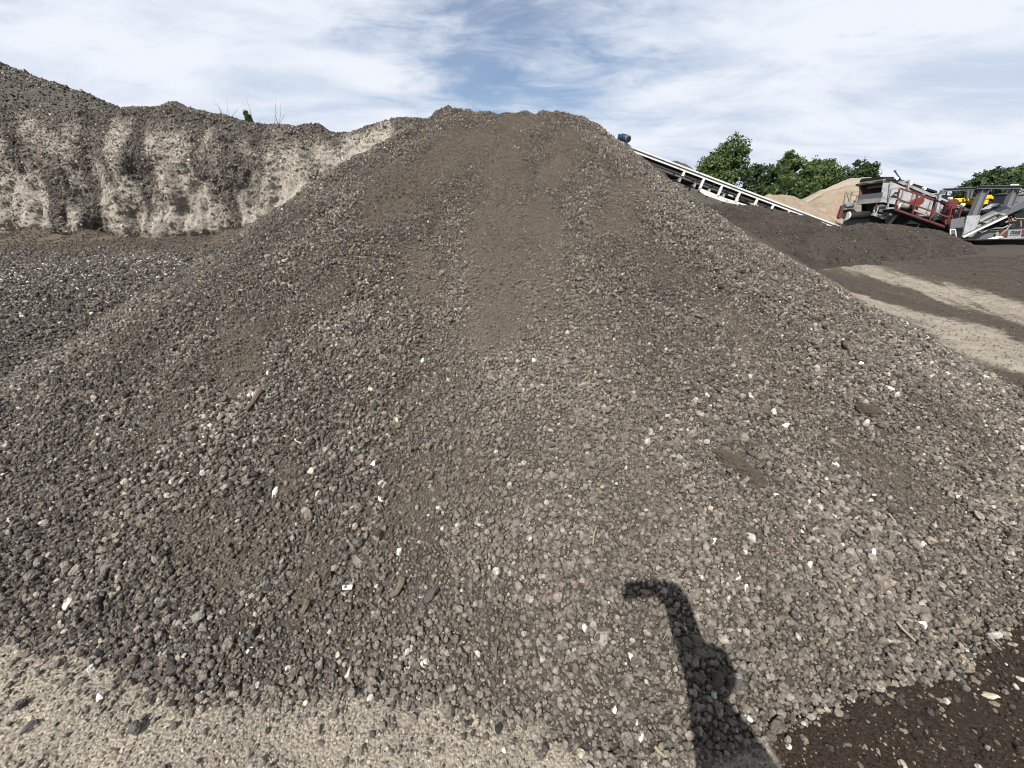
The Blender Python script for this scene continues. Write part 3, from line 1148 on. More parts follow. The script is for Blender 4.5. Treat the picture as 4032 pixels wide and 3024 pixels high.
# ------------------------------------------------------------------ trees
def tree(blobs, t, label, trunk, n=7000, mat='leaf', seed=1, leaf=0.135, name='tree', group='trees behind the sand piles', limbs=3):
    R = random.Random(seed)
    base = at(trunk[0], trunk[1], t)
    base[2] = float(ground_h(base[0], base[1])) - 0.05
    r = empty(name, base)
    tag(r, label, 'tree', group)
    sc = t / F
    B = []
    for i, (u, v, rp) in enumerate(blobs):
        c = at(u, v, t + R.uniform(-0.5, 0.5) * rp * sc)
        B.append((c, np.array([rp, rp * 0.9, rp * 0.95]) * sc))
        # satellites give an uneven outline
        for j in range(4):
            d = np.array([R.gauss(0, 1), R.gauss(0, 1), R.gauss(0.2, 0.8)])
            d /= np.linalg.norm(d)
            B.append((c + d * rp * sc * 0.85, np.full(3, rp * sc * R.uniform(0.25, 0.42))))
    top = np.mean([b[0] for b in B], 0)
    tr = MB()
    mid = base + (top - base) * 0.55
    tr.tube([base, base + (mid - base) * 0.5 + np.array([0.1, 0, 0]), mid, top], 0.16, 9, 0.05)
    trunk_o = tr.build('trunk', M['bark'], r, True)
    for i in range(limbs):
        b = B[R.randrange(len(B))][0]
        MB().tube([base + (top - base) * R.uniform(0.35, 0.6), (mid + b) / 2 + np.array([0, 0, 0.15]), b], 0.07, 6, 0.02).build('limb', M['bark'], r, True)
    leaf_cloud('crown', B, n, leaf, M[mat], r, 0.45, seed)
    return r


tree([(2890, 590, 52), (2850, 630, 58), (2800, 665, 55), (2880, 680, 62), (2830, 720, 50), (2770, 690, 36)], 42,
     'tallest leafy tree, leaning right, directly above the white conveyor', (2850, 830), 14000, 'leaf', 3)
tree([(2965, 690, 38), (3010, 690, 40), (2950, 740, 34), (3015, 735, 40), (2980, 770, 46), (2900, 785, 34)], 44,
     'shorter dark tree in the gap between the tallest and the widest tree', (2975, 850), 9500, 'leaf_dark', 5)
tree([(3110, 650, 42), (3085, 690, 48), (3140, 690, 55), (3110, 735, 55), (3060, 745, 42), (3170, 740, 50)], 41,
     'broad bright green tree behind the low sand pile', (3115, 850), 13500, 'leaf', 7)
tree([(3200, 675, 45), (3250, 680, 46), (3225, 725, 52), (3275, 715, 42), (3190, 750, 45)], 43,
     'rounded green tree merging with the right side of the broad one', (3230, 850), 10500, 'leaf', 9)
tree([(3325, 690, 32), (3350, 705, 34), (3300, 715, 34), (3345, 735, 40)], 46,
     'thin greyish tree with bare branches showing beside the pale sand ridge', (3330, 850), 2600, 'leaf_dark', 11, limbs=7)
tree([(3395, 665, 34), (3430, 670, 28), (3380, 695, 38), (3425, 695, 32), (3400, 725, 34)], 47,
     'small dark tree just left of the screening machine top', (3405, 850), 4500, 'leaf_dark', 13)
tree([(3865, 705, 30), (3895, 700, 34), (3835, 735, 30), (3880, 740, 40), (3920, 730, 38), (3800, 765, 26), (3850, 775, 36)], 60,
     'dark leafy tree behind the yellow machine on the right', (3870, 850), 6500, 'leaf_dark', 15, 0.2, group='trees beyond the crusher')
tree([(3945, 705, 36), (3985, 720, 42), (3960, 755, 44), (4030, 735, 46)], 66,
     'round dark tree at the foot of the wooded hill above the crusher', (3970, 850), 5000, 'leaf_dark', 17, 0.22, group='trees beyond the crusher')

# far wooded hill at the right edge
hx, hy = np.meshgrid(np.linspace(120, 520, 60), np.linspace(110, 420, 50), indexing='ij')
hill_ridge = px_ridge([(3900, 830, 150), (3960, 722, 160), (4032, 672, 170), (4300, 560, 190), (4700, 530, 210)])


def hill_fn(x, y):
    return ridge_h(x, y, hill_ridge, 0.35, 0.85) - 4.5 + 1.5 * fbm(x, y, 0, 3, 0.03)


hz = hill_fn(hx, hy)
tag(mesh_np('hill', np.stack([hx.ravel(), hy.ravel(), np.maximum(hz.ravel(), -1.0)], -1), grid_faces(60, 50),
            heap_material('hill_floor', (0.02, 0.03, 0.012), (0.035, 0.05, 0.02), None, 0.1), None, {}, True), 'wooded hill rising beyond the yard at the right edge', 'hill', None, 'structure')
R2 = np.random.default_rng(5)
cx = R2.uniform(125, 330, 1500)
cy = R2.uniform(115, 260, 1500)
cz = hill_fn(cx, cy)
m = cz > -1
cx, cy, cz = cx[m], cy[m], cz[m]
k = cx / (cy * CP - (cz - HC) * SP)
m = (k > 1.15) & (k < 1.6)
cx, cy, cz = cx[m], cy[m], cz[m]
blobs = [(np.array([a, b, c + 2.2]), np.array([1, 1, 1.15]) * R2.uniform(2.0, 3.6)) for a, b, c in zip(cx, cy, cz)]
wood_m = leaf_material('hill_leaf', (0.035, 0.055, 0.022), (0.062, 0.088, 0.035))
tag(leaf_cloud('wood', blobs, 30000, 0.75, wood_m, None, 0.75, 8), 'mass of dark green trees covering the far hill', 'wood', None, 'stuff')

# ------------------------------------------------------------------ white stacking conveyor
HD, TL = at(2450, 566, 14.0), at(3310, 893, 16.5)
ax_ = TL - HD
pn = np.array([-ax_[1], ax_[0], 0.0])
pn /= np.linalg.norm(pn)                    # points away from the camera
AX = ax_ / np.linalg.norm(ax_)
UPC = np.cross(AX, -pn)
UPC = UPC if UPC[2] > 0 else -UPC


def con(u, v, off=0.0):
    r = ray(u, v)
    o = np.array([0, 0, HC])
    P0 = HD + pn * off
    s = ((P0 - o) @ pn) / (r @ pn)
    return o + r * s


cb = (HD + TL) / 2
conveyor = empty('stacking_conveyor', (cb[0], cb[1], float(ground_h(cb[0], cb[1]))))
tag(conveyor, 'white lattice conveyor sloping down behind the gravel pile to the soil mound', 'conveyor')
W = 0.75
for off, nm in ((0.0, 'near'), (W, 'far')):
    o = pn * off
    MB().beam(HD + o, TL + o, 0.05, 0.055, UPC).build('top_rail', M['white'], conveyor)
    MB().beam(HD + o - UPC * 0.105, TL + o - UPC * 0.105, 0.05, 0.05, UPC).build('side_rail', M['white'], conveyor)
    MB().beam(HD + o - UPC * 0.053 + pn * 0.01, TL + o - UPC * 0.053 + pn * 0.01, 0.02, 0.05, UPC).build('rail_web', M['grey_steel'], conveyor)
posts = [(2700, 2690, 14), (2777, 2760, 60), (2849, 2832, 60), (2919, 2901, 60), (2988, 2973, 60), (3051, 3038, 55), (3113, 3101, 50), (3176, 3165, 45), (3236, 3226, 40), (3290, 3283, 30)]
for u0, u1, L in posts:
    v0 = 566 + (u0 - 2450) * (893 - 566) / (3310 - 2450)
    p = con(u0, v0)
    s = float((p - HD) @ AX)
    for off in (0.0, W):
        a = HD + AX * s + pn * off - UPC * 0.13
        MB().beam(a, a - UPC * (0.40 if L > 14 else 0.16), 0.06, 0.085, AX).build('post', M['white'], conveyor)
for k in range(11):                                        # cross ties and return rollers between the two sides
    s = 2.7 + k * 0.68
    a = HD + AX * s
    MB().cyl(a - UPC * 0.42 + pn * 0.04, a - UPC * 0.42 + pn * (W - 0.04), 0.055, 10).build('return_roller', M['grey_steel'], conveyor, True)
    MB().beam(a - UPC * 0.36 + pn * 0.03, a - UPC * 0.50 + pn * 0.03, 0.05, 0.07, AX).build('roller_bracket', M['pale_steel'], conveyor)
    MB().tube([a - UPC * 0.15 + pn * 0.05 + AX * 0.1, a - UPC * 0.2 + pn * W * 0.5 + AX * 0.25, a - UPC * 0.15 + pn * (W - 0.05) + AX * 0.4], 0.02, 6).build('cross_brace', M['dusty_steel'], conveyor)
belt = MB()
belt.beam(HD + pn * W / 2 - UPC * 0.03, TL + pn * W / 2 - UPC * 0.03, W - 0.14, 0.025, UPC)
belt.beam(HD + pn * W / 2 - UPC * 0.355, TL + pn * W / 2 - UPC * 0.355, W - 0.14, 0.025, UPC)
belt.build('belt', M['black_rubber'], conveyor)
MB().beam(HD + AX * 2.2 + pn * (W - 0.06) - UPC * 0.30, TL + pn * (W - 0.06) - UPC * 0.30, 0.02, 0.17, UPC).build('rubber_skirt', M['black_rubber'], conveyor)
for off in (-0.03, W + 0.01):
    MB().prism([con(u, v, off) for u, v in ((2750, 737), (2762, 742), (2860, 781), (2960, 812), (3000, 818), (2985, 824), (2930, 812), (2850, 795), (2775, 768), (2756, 755))], pn * 0.03).build('support_plate', M['white'], conveyor)
MB().cyl(HD + pn * 0.06 - UPC * 0.19, HD + pn * (W - 0.06) - UPC * 0.19, 0.15, 18).build('head_pulley', M['dark_steel'], conveyor, True)
MB().cyl(TL + pn * 0.06 - UPC * 0.19, TL + pn * (W - 0.06) - UPC * 0.19, 0.15, 18).build('tail_pulley', M['dark_steel'], conveyor, True)
m0, m1 = at(2446, 540, 14.1), at(2472, 547, 13.8)
motor = MB().cyl(m0, m1, 0.112, 20).build('drive_motor', M['blue'], conveyor, True)
dm = (m1 - m0) / np.linalg.norm(m1 - m0)
for k in range(5):
    MB().cyl(m0 + dm * (0.05 + 0.06 * k), m0 + dm * (0.075 + 0.06 * k), 0.122, 20).build('cooling_fin', M['blue'], motor, True)
MB().cyl(m1 + dm * 0.002, m1 + dm * 0.045, 0.12, 20, 0.11).build('fan_cover', M['grey_steel'], motor, True)
MB().cyl(m1 + dm * 0.047, m1 + dm * 0.06, 0.072, 16).build('fan_grille', M['dark_steel'], motor, True)
MB().beam(m0 + dm * 0.25 - np.array([0, 0, 0.15]), HD - UPC * 0.02 + AX * 0.35, 0.10, 0.07).build('motor_bracket', M['white'], conveyor)
MB().beam(m0 - dm * 0.01, m0 - dm * 0.12, 0.15, 0.16).build('gearbox', M['blue'], conveyor)
for k, s in enumerate((6.2, 9.0)):
    a = HD + AX * s
    for off in (0.08, W - 0.08):
        p = a + pn * off - UPC * 0.55
        e = p.copy()
        e[2] = float(ground_h(p[0], p[1])) - 0.05
        MB().beam(p, e, 0.09, 0.09).build('leg', M['white'], conveyor)

# ------------------------------------------------------------------ screening machine
YS = 24.0


def sp(pts, Y=YS):
    return [on_y(u, v, Y) for u, v in pts]


XE = float(on_y(3478, 709, YS)[0])            # the discharge end of the machine stands on this x


def ep(pts, dx=0.0):
    return [on_x(u, v, XE + dx) for u, v in pts]


sb = on_y(3620, 930, YS + 1.2)
screener = empty('screening_machine', (sb[0], sb[1], float(ground_h(sb[0], sb[1]))))
tag(screener, 'tilted grey screening machine with red railing and walkway behind the soil mound', 'screening machine')
DY = np.array([0, 2.0, 0])


def S(poly, name, mat, Y=YS, depth=0.1, label=None):
    return MB().prism(sp(poly, Y), (0, depth, 0)).build(name, M[mat], screener, False, label)


def Sb(a, b, w, d, name, mat, Y=YS, parent=None):
    pa, pb = on_y(a[0], a[1], Y), on_y(b[0], b[1], Y)
    return MB().beam(pa, pb, d, w, np.cross(pb - pa, (0, 1, 0))).build(name, M[mat], parent or screener)


# screen box: near side sheet, far side sheet and the decks between
box = [(3478, 709), (3490, 707), (3580, 745), (3690, 800), (3838, 852), (3832, 880), (3738, 888), (3690, 858), (3600, 822), (3500, 800), (3467, 794)]
sheet = S(box, 'side_sheet', 'light_panel', YS, 0.04)
S(box, 'side_sheet', 'light_panel', YS + 2.0, 0.04)
for (a, b) in (((3505, 722), (3497, 792)), ((3560, 742), (3545, 806)), ((3598, 760), (3582, 815)), ((3630, 772), (3612, 826)), ((3668, 790), (3650, 840)), ((3705, 805), (3686, 856)), ((3740, 822), (3722, 874))):
    Sb(a, b, 0.09, 0.07, 'stiffener', 'pale_steel', YS - 0.04)
for poly in (((3509, 775), (3524, 757), (3536, 756), (3532, 778)), ((3703, 818), (3720, 822), (3715, 838), (3698, 834))):
    S(poly, 'vent', 'dark_steel', YS - 0.03, 0.025)
    for q_ in (0.3, 0.55, 0.8):
        u0, v0 = poly[0][0] * (1 - q_) + poly[3][0] * q_ + 6, poly[0][1] * 0.4 + poly[1][1] * 0.6 - 6 + 20 * q_
        Sb((u0 - 4, v0), (u0 + 12, v0 + 3), 0.03, 0.02, 'vent_slat', 'pale_steel', YS - 0.045)
S([(3480, 715), (3832, 850), (3828, 858), (3478, 722)], 'screen_deck', 'dark_steel', YS + 0.06, 1.9)
S([(3468, 786), (3738, 878), (3736, 886), (3468, 793)], 'screen_deck', 'dark_steel', YS + 0.06, 1.9)
# discharge end seen on the left
EP = lambda poly, name, mat, dx=-0.05, ex=0.05, label=None: MB().prism(ep(poly, dx), (ex, 0, 0)).build(name, M[mat], screener, False, label)
EP([(3387, 709), (3394, 703), (3478, 696), (3478, 708), (3384, 719)], 'end_cap', 'black_rubber', -0.10, 0.5)
EP([(3383, 719), (3478, 705), (3478, 710), (3381, 724)], 'chute_lip', 'dusty_steel', -0.14, 0.12)
EP([(3381, 726), (3478, 712), (3476, 717), (3381, 730)], 'chute_lip', 'dusty_steel', -0.10, 0.08)
EP([(3387, 737), (3478, 722), (3478, 735), (3390, 748)], 'feed_board', 'dusty_steel', 0.35, 0.05)
EP([(3383, 731), (3387, 731), (3388, 768), (3383, 770)], 'chute_side', 'rust_red', -0.04, 0.4)
EP([(3377, 769), (3474, 757), (3471, 780), (3377, 786)], 'chute_panel', 'grey_steel', -0.06, 0.05)
EP([(3377, 786), (3471, 779), (3467, 794), (3371, 803)], 'chute_panel', 'pale_steel', -0.09, 0.05, 'pale lower chute panel')
EP([(3371, 803), (3467, 794), (3466, 797), (3370, 806)], 'chute_sill', 'dusty_steel', -0.14, 0.12)
EP([(3385, 735), (3478, 720), (3474, 800), (3380, 800)], 'opening_shade', 'black_rubber', 0.9, 0.05)  # black sheet standing in for the shade inside the chute opening
# overhead feed conveyor along the top of the box
MB().prism(sp([(3482, 703), (3488, 698), (3515, 696), (3690, 752), (3692, 760), (3500, 708)], YS + 0.35), (0, 1.2, 0)).build('feed_belt', M['black_rubber'], screener)
MB().prism(sp([(3700, 764), (3740, 771), (3830, 836), (3822, 842), (3700, 775)], YS + 0.3), (0, 1.3, 0)).build('feed_belt', M['black_rubber'], screener)
Sb((3540, 716), (3700, 782), 0.13, 0.08, 'conveyor_rail', 'pale_steel', YS + 0.18)
Sb((3690, 778), (3824, 836), 0.13, 0.08, 'conveyor_rail', 'light_panel', YS + 0.18)
Sb((3500, 708), (3566, 735), 0.05, 0.08, 'conveyor_rail', 'dark_steel', YS + 0.10)
Sb((3590, 750), (3690, 790), 0.05, 0.06, 'conveyor_rail', 'dark_steel', YS - 0.03)
Sb((3706, 789), (3742, 806), 0.06, 0.06, 'conveyor_rail', 'dark_steel', YS - 0.03)
for u, v in ((3534, 703), (3590, 722), (3644, 742), (3746, 782), (3796, 806)):
    p = on_y(u, v, YS + 0.14)
    MB().cyl(p, p + np.array([0, 0.14, 0]), 0.085, 12).build('idler_bracket', M['white'], screener)
Sb((3574, 714), (3580, 711), 0.12, 0.1, 'bracket_head', 'dusty_steel', YS + 0.1)
Sb((3545, 716), (3580, 712), 0.05, 0.06, 'frame_brace', 'pale_steel', YS - 0.05)
Sb((3580, 712), (3573, 744), 0.09, 0.09, 'frame_post', 'pale_steel', YS - 0.06)
Sb((3665, 764), (3700, 760), 0.05, 0.06, 'frame_brace', 'pale_steel', YS - 0.05)
Sb((3702, 760), (3678, 868), 0.13, 0.12, 'frame_post', 'light_panel', YS - 0.14)
MB().tube([on_y(3524, 674, YS + 0.3), on_y(3538, 694, YS + 0.3), on_y(3550, 711, YS + 0.3)], 0.035, 7).build('rod', M['motor_grey'], screener)
MB().cyl(on_y(3521, 673, YS + 0.3), on_y(3527, 673, YS + 0.3), 0.05, 8).build('rod_cap', M['motor_grey'], screener)
# walkway, railing
YW = YS - 0.85
wk = lambda u, v, Y=YW: on_y(u, v, Y)
MB().prism([wk(3522, 818), wk(3729, 891), wk(3728, 897), wk(3521, 824)], (0, 0.06, 0)).build('kick_plate', M['red'], screener)
MB().prism([wk(3522, 825), wk(3728, 898), wk(3728, 901), wk(3522, 828)], (0, 0.75, 0)).build('walkway_deck', M['dark_steel'], screener)
MB().prism([wk(3490, 817), wk(3521, 815), wk(3521, 822), wk(3490, 824)], (0, 0.06, 0)).build('kick_plate', M['pale_steel'], screener, False, 'bare grey end plate of the walkway')
for a, b, m_ in (((3543, 741), (3752, 812), 'red'), ((3534, 784), (3737, 857), 'rust_red'), ((3752, 812), (3785, 815), 'rust_red'), ((3513, 743), (3543, 741), 'dusty_steel'), ((3502, 785), (3534, 784), 'pale_steel')):
    MB().beam(wk(*a), wk(*b), 0.06, 0.065).build('handrail', M[m_], screener)
for a, b, m_ in (((3543, 741), (3525, 818), 'rust_red'), ((3613, 767), (3592, 842), 'red'), ((3681, 790), (3661, 866), 'red'), ((3748, 811), (3729, 891), 'red'), ((3784, 815), (3773, 862), 'rust_red'), ((3511, 743), (3494, 817), 'pale_steel')):
    MB().beam(wk(*a), wk(*b), 0.06, 0.065, (0, 1, 0)).build('handrail_post', M[m_], screener)
# belt guards and motors


def capsule(c0, c1, r, Y, depth, name, mat, n=10):
    a, b = np.array(on_y(c0[0], c0[1], Y)), np.array(on_y(c1[0], c1[1], Y))
    d = (b - a) / np.linalg.norm(b - a)
    s = np.cross(d, (0, 1, 0))
    pts = [a + (-d * math.sin(t) + s * math.cos(t)) * r for t in np.linspace(0, math.pi, n)]
    pts += [b + (d * math.sin(t) - s * math.cos(t)) * r for t in np.linspace(0, math.pi, n)]
    return MB().prism(pts, (0, depth, 0)).build(name, M[mat], screener)


capsule((3594, 806), (3625, 792), 0.20, YS - 0.42, 0.2, 'belt_guard', 'red')
capsule((3736, 870), (3757, 800), 0.21, YS - 0.40, 0.22, 'belt_guard', 'rust_red')
p0, p1 = on_y(3548, 805, YS - 0.35), on_y(3590, 818, YS - 0.35)
MB().cyl(p0, p1, 0.17, 16).build('shaker_motor', M['dusty_steel'], screener, True)
MB().cyl(on_y(3574, 811, YS - 0.42), on_y(3590, 816, YS - 0.42), 0.19, 16).build('motor_end', M['dark_steel'], screener, True)
MB().tube([on_y(3536, 825, YS - 0.4), on_y(3545, 802, YS - 0.4), on_y(3560, 798, YS - 0.4)], 0.07, 8).build('hose', M['white'], screener, True)
MB().cyl(on_y(3780, 830, YS - 0.2), on_y(3812, 840, YS - 0.2), 0.20, 16).build('drive_motor', M['dark_steel'], screener, True)
MB().beam(on_y(3596, 848, YS - 0.1), on_y(3668, 851, YS - 0.1), 0.1, 0.1).build('chassis_rail', M['pale_steel'], screener)
MB().beam(on_y(3680, 853, YS - 0.12), on_y(3725, 846, YS - 0.12), 0.08, 0.1).build('chassis_rail', M['pale_steel'], screener)
# chassis below, legs and tail drum
S([(3470, 800), (3500, 803), (3740, 890), (3760, 930), (3660, 925), (3480, 888)], 'chassis', 'black_rubber', YS + 0.35, 1.5)
S([(3465, 815), (3478, 805), (3495, 812), (3490, 838), (3457, 834)], 'hydraulic_box', 'grey_steel', YS - 0.1, 0.4)
Sb((3505, 832), (3495, 905), 0.24, 0.2, 'leg', 'mid_steel', YS + 0.1)
Sb((3543, 834), (3492, 890), 0.09, 0.08, 'diagonal_brace', 'pale_steel', YS - 0.2)
Sb((3630, 868), (3598, 915), 0.06, 0.08, 'diagonal_brace', 'dusty_steel', YS + 0.1)
Sb((3478, 845), (3470, 895), 0.08, 0.08, 'leg', 'dark_steel', YS + 0.6)
Sb((3436, 842), (3484, 858), 0.16, 0.12, 'cross_member', 'pale_steel', YS - 0.1)
Sb((3454, 802), (3440, 834), 0.06, 0.06, 'ladder_rail', 'pale_steel', YS - 0.1)
Sb((3460, 812), (3449, 838), 0.06, 0.06, 'ladder_rail', 'pale_steel', YS - 0.1)
Sb((3445, 825), (3458, 820), 0.05, 0.05, 'ladder_rung', 'pale_steel', YS - 0.1)
d0, d1 = on_y(3336, 851, YS + 0.3), on_y(3424, 845, YS + 0.3)
MB().cyl(d0, d1, 0.205, 24).build('tail_drum', M['black_rubber'], screener, True)
MB().cyl(d0 - np.array([0.05, 0, 0]), d0 + np.array([0.04, 0, 0]), 0.23, 24).build('drum_flange', M['white'], screener, True)
MB().cyl(d1 - np.array([0.12, 0, 0]), d1 + np.array([0.10, 0, 0]), 0.19, 18, 0.13).build('drum_bearing', M['dusty_steel'], screener, True)
MB().cyl(on_y(3325, 812, YS + 0.2), on_y(3358, 808, YS + 0.2), 0.13, 16).build('drive_motor', M['motor_grey'], screener, True)
MB().prism(sp([(3301, 856), (3316, 812), (3324, 806), (3322, 820), (3314, 860), (3304, 862)], YS + 0.15), (0, 0.15, 0)).build('belt_guard', M['rust_red'], screener)
MB().prism(sp([(3318, 826), (3350, 824), (3348, 830), (3334, 838), (3330, 860), (3312, 860)], YS + 0.32), (0, 0.25, 0)).build('motor_bracket', M['dark_steel'], screener)
for a, b in (((3330, 758), (3380, 755)), ((3330, 758), (3322, 805)), ((3355, 757), (3344, 804)), ((3336, 760), (3345, 795)), ((3340, 762), (3376, 772)), ((3376, 770), (3368, 802))):
    Sb(a, b, 0.05, 0.05, 'end_rail', 'dusty_steel', YS + 0.9)
MB().prism(sp([(3366, 806), (3392, 806), (3392, 836), (3376, 836), (3360, 822)], YS + 0.7), (0, 0.5, 0)).build('drum_support', M['dusty_steel'], screener)
S([(3395, 806), (3468, 798), (3470, 850), (3395, 832)], 'under_panel', 'black_rubber', YS + 1.5, 0.2)
S([(3317, 895), (3330, 862), (3425, 858), (3428, 905), (3380, 915)], 'discharge_plate', 'mid_steel', YS + 0.7, 0.1)

# ------------------------------------------------------------------ crusher on the right
YK = 22.6
kb = on_y(3985, 970, YK + 1.2)
crusher = empty('crusher', (kb[0], kb[1], float(ground_h(kb[0], kb[1]))))
tag(crusher, 'grey crusher with inclined side conveyor and red lettered panel at the right edge', 'crusher')


def K(poly, name, mat, Y=YK, depth=0.1, parent=None, label=None):
    return MB().prism(sp(poly, Y), (0, depth, 0)).build(name, M[mat], parent or crusher, False, label)


def Kb(a, b, w, d, name, mat, Y=YK, i=False, parent=None):
    pa, pb = on_y(a[0], a[1], Y), on_y(b[0], b[1], Y)
    mb_ = MB()
    (mb_.ibeam if i else mb_.beam)(pa, pb, d, w, up=np.cross(pb - pa, (0, 1, 0)))
    return mb_.build(name, M[mat], parent or crusher)


K([(3745, 866), (3815, 852), (3806, 900), (3788, 925), (3766, 922), (3740, 903)], 'hopper_side', 'mid_steel', YK + 0.25, 0.08)
K([(3809, 849), (3861, 848), (3850, 885), (3840, 905), (3790, 933)], 'hopper_side', 'light_panel', YK - 0.3, 0.06, None, 'pale flat plate at the front of the hopper')
Kb((3876, 744), (3832, 848), 0.36, 0.22, 'column', 'mid_steel', YK, True)
Kb((3997, 744), (3968, 812), 0.36, 0.22, 'column', 'mid_steel', YK, True)
Kb((3714, 748), (3856, 741), 0.15, 0.16, 'roof_beam', 'grey_steel', YK + 0.1, True)
Kb((3848, 738), (4012, 737), 0.16, 0.2, 'roof_beam', 'grey_steel', YK - 0.05, True)
Kb((3714, 748), (3708, 765), 0.2, 0.12, 'roof_bracket', 'mid_steel', YK + 0.1)
for a, b in (((3728, 754), (3724, 770)), ((3750, 742), (3757, 770)), ((3782, 752), (3762, 772)), ((3722, 771), (3770, 772))):
    Kb(a, b, 0.05, 0.05, 'brace', 'grey_steel', YK + 0.3)
for k in range(5):
    p = on_y(3985 + k * 6, 729 + (k % 2) * 2, YK)
    MB().cyl(p, p + np.array([0, 0.06, 0]), 0.05, 8).build('lifting_eye', M['white'], crusher)
for a, b in (((4010, 755), (4040, 745)), ((4018, 742), (4022, 760)), ((4008, 765), (4045, 758))):
    Kb(a, b, 0.07, 0.07, 'brace', 'dusty_steel', YK - 0.1)
K([(3995, 770), (4060, 762), (4060, 812), (3990, 820)], 'engine_cover', 'mid_steel', YK + 0.7, 1.0)
K([(3998, 763), (4062, 755), (4062, 762), (3998, 770)], 'cover_edge', 'dark_steel', YK + 0.65, 1.1)
# inclined side conveyor
conv_dir = ((3797, 931), (4075, 792))
K([(3858, 868), (3925, 834), (3932, 838), (3858, 876)], 'belt_rail', 'pale_steel', YK - 0.05, 0.06)
K([(3852, 880), (3940, 838), (4075, 770), (4075, 798), (3935, 862), (3850, 898)], 'side_belt', 'grey_steel', YK + 0.05, 0.6)
K([(3850, 889), (3925, 854), (3927, 858), (3850, 894)], 'belt_rail', 'dusty_steel', YK - 0.02, 0.05)
K([(3790, 930), (3966, 848), (3968, 855), (3850, 910), (3796, 937)], 'lower_rail', 'white', YK - 0.38, 0.06)
K([(3800, 922), (3966, 845), (3966, 848), (3792, 929)], 'rail_edge', 'grey_steel', YK - 0.37, 0.08)
K([(3812, 928), (3838, 914), (3832, 930), (3815, 934)], 'rail_foot', 'dusty_steel', YK - 0.35, 0.1)
for u, v in ((3855, 892), (3893, 877), (3957, 846)):
    p = on_y(u, v, YK - 0.3)
    MB().cyl(p, p + np.array([0, 0.3, 0]), 0.07, 10).build('roller', M['dusty_steel'], crusher, True)
Kb((3912, 872), (3912, 860), 0.05, 0.05, 'brace', 'dusty_steel', YK - 0.2)
K([(3855, 905), (3970, 858), (4075, 812), (4075, 905), (3900, 905)], 'machinery_bay', 'black_rubber', YK + 0.9, 0.5)
for u, v, r_ in ((3990, 890, 0.13), (3945, 878, 0.1), (3975, 830, 0.12), (4018, 828, 0.16)):
    p = on_y(u, v, YK + 0.55)
    MB().cyl(p, p + np.array([0.0, 0.3, 0]), r_, 12).build('hydraulic_valve', M['dark_steel'], crusher, True)
for a, b, m_ in (((3958, 876), (3998, 858), 'pale_steel'), ((3970, 855), (3972, 880), 'rust_red'), ((3980, 852), (3982, 875), 'rust_red'), ((3966, 870), (4000, 868), 'dusty_steel'), ((3980, 882), (3962, 905), 'dusty_steel'), ((3962, 905), (3935, 928), 'dusty_steel'), ((3990, 860), (4060, 861), 'dusty_steel'), ((4018, 870), (4019, 893), 'dusty_steel')):
    Kb(a, b, 0.05, 0.05, 'pipe', m_, YK + 0.1)
MB().tube([on_y(3868, 914, YK), on_y(3885, 906, YK), on_y(3915, 899, YK), on_y(3950, 898, YK), on_y(3968, 888, YK)], 0.035, 7).build('hose', M['dusty_steel'], crusher, True)
MB().tube([on_y(3860, 917, YK - 0.1), on_y(3872, 912, YK - 0.1), on_y(3884, 908, YK - 0.1)], 0.045, 7).build('hose', M['pale_steel'], crusher, True)
# side frame with lettered panel
side = K([(3812, 938), (3845, 912), (4090, 898), (4090, 934), (3960, 938), (3810, 944)], 'side_frame', 'grey_steel', YK + 0.15, 0.25)
K([(3905, 938), (4090, 933), (4090, 937), (3905, 942)], 'frame_flange', 'pale_steel', YK + 0.02, 0.3)
K([(3895, 941), (3930, 931), (3952, 930), (3948, 935), (3925, 941)], 'step', 'white', YK - 0.1, 0.1)
K([(3921, 921), (3930, 912), (3936, 918), (3931, 932), (3922, 930)], 'cover_plate', 'dusty_steel', YK + 0.05, 0.06)
sign = K([(3971, 908), (4024, 904), (4020, 934), (3966, 936)], 'sign', 'sign_white', YK + 0.10, 0.04)
K([(3940, 911), (3974, 909), (3969, 929), (3936, 931)], 'sign_panel', 'rust_red', YK + 0.11, 0.03, side)
K([(4026, 906), (4075, 903), (4075, 924), (4020, 926)], 'sign_panel', 'red', YK + 0.11, 0.03, side)
tc = bpy.data.curves.new('lettering', 'FONT')
tc.body = 'CRUSHER'
tc.align_x = 'CENTER'
tc.align_y = 'CENTER'
tc.extrude = 0.006
tc.offset = 0.006
pc = on_y(3998, 916, YK + 0.10)
tw = on_y(4018, 915, YK + 0.1)[0] - on_y(3977, 917, YK + 0.1)[0]
tc.size = 0.2
tc.materials.append(M['ink'])
to = bpy.data.objects.new('lettering', tc)
COL.objects.link(to)
to.parent = sign
bpy.context.view_layer.update()
to.scale = (tw / max(to.dimensions.x, 0.01), 0.17 / max(to.dimensions.y, 0.01), 1)
rl = Vector(crusher.location)
to.location = Vector(pc) + Vector((0, -0.012, 0.0)) - rl
to.rotation_euler = (math.radians(90), math.radians(1.5), 0)
sm = MB()
for k in range(9):
    a = on_y(3974 + k * 4.8, 927 - k * 0.25, YK + 0.09)
    b = on_y(3974 + k * 4.8 + (2.6 if k % 3 else 3.8), 927 - k * 0.25, YK + 0.09)
    sm.beam(a, b, 0.012, 0.035)
sm.build('small_print', M['motor_grey'], sign)
K([(3830, 948), (4090, 942), (4090, 972), (3880, 985), (3850, 968)], 'track', 'black_rubber', YK + 0.6, 0.5)  # near track; its black outline also stands for the shadow beneath the frame
K([(3905, 945), (4090, 941), (4090, 966), (3920, 970)], 'track', 'black_rubber', YK + 1.9, 0.5)
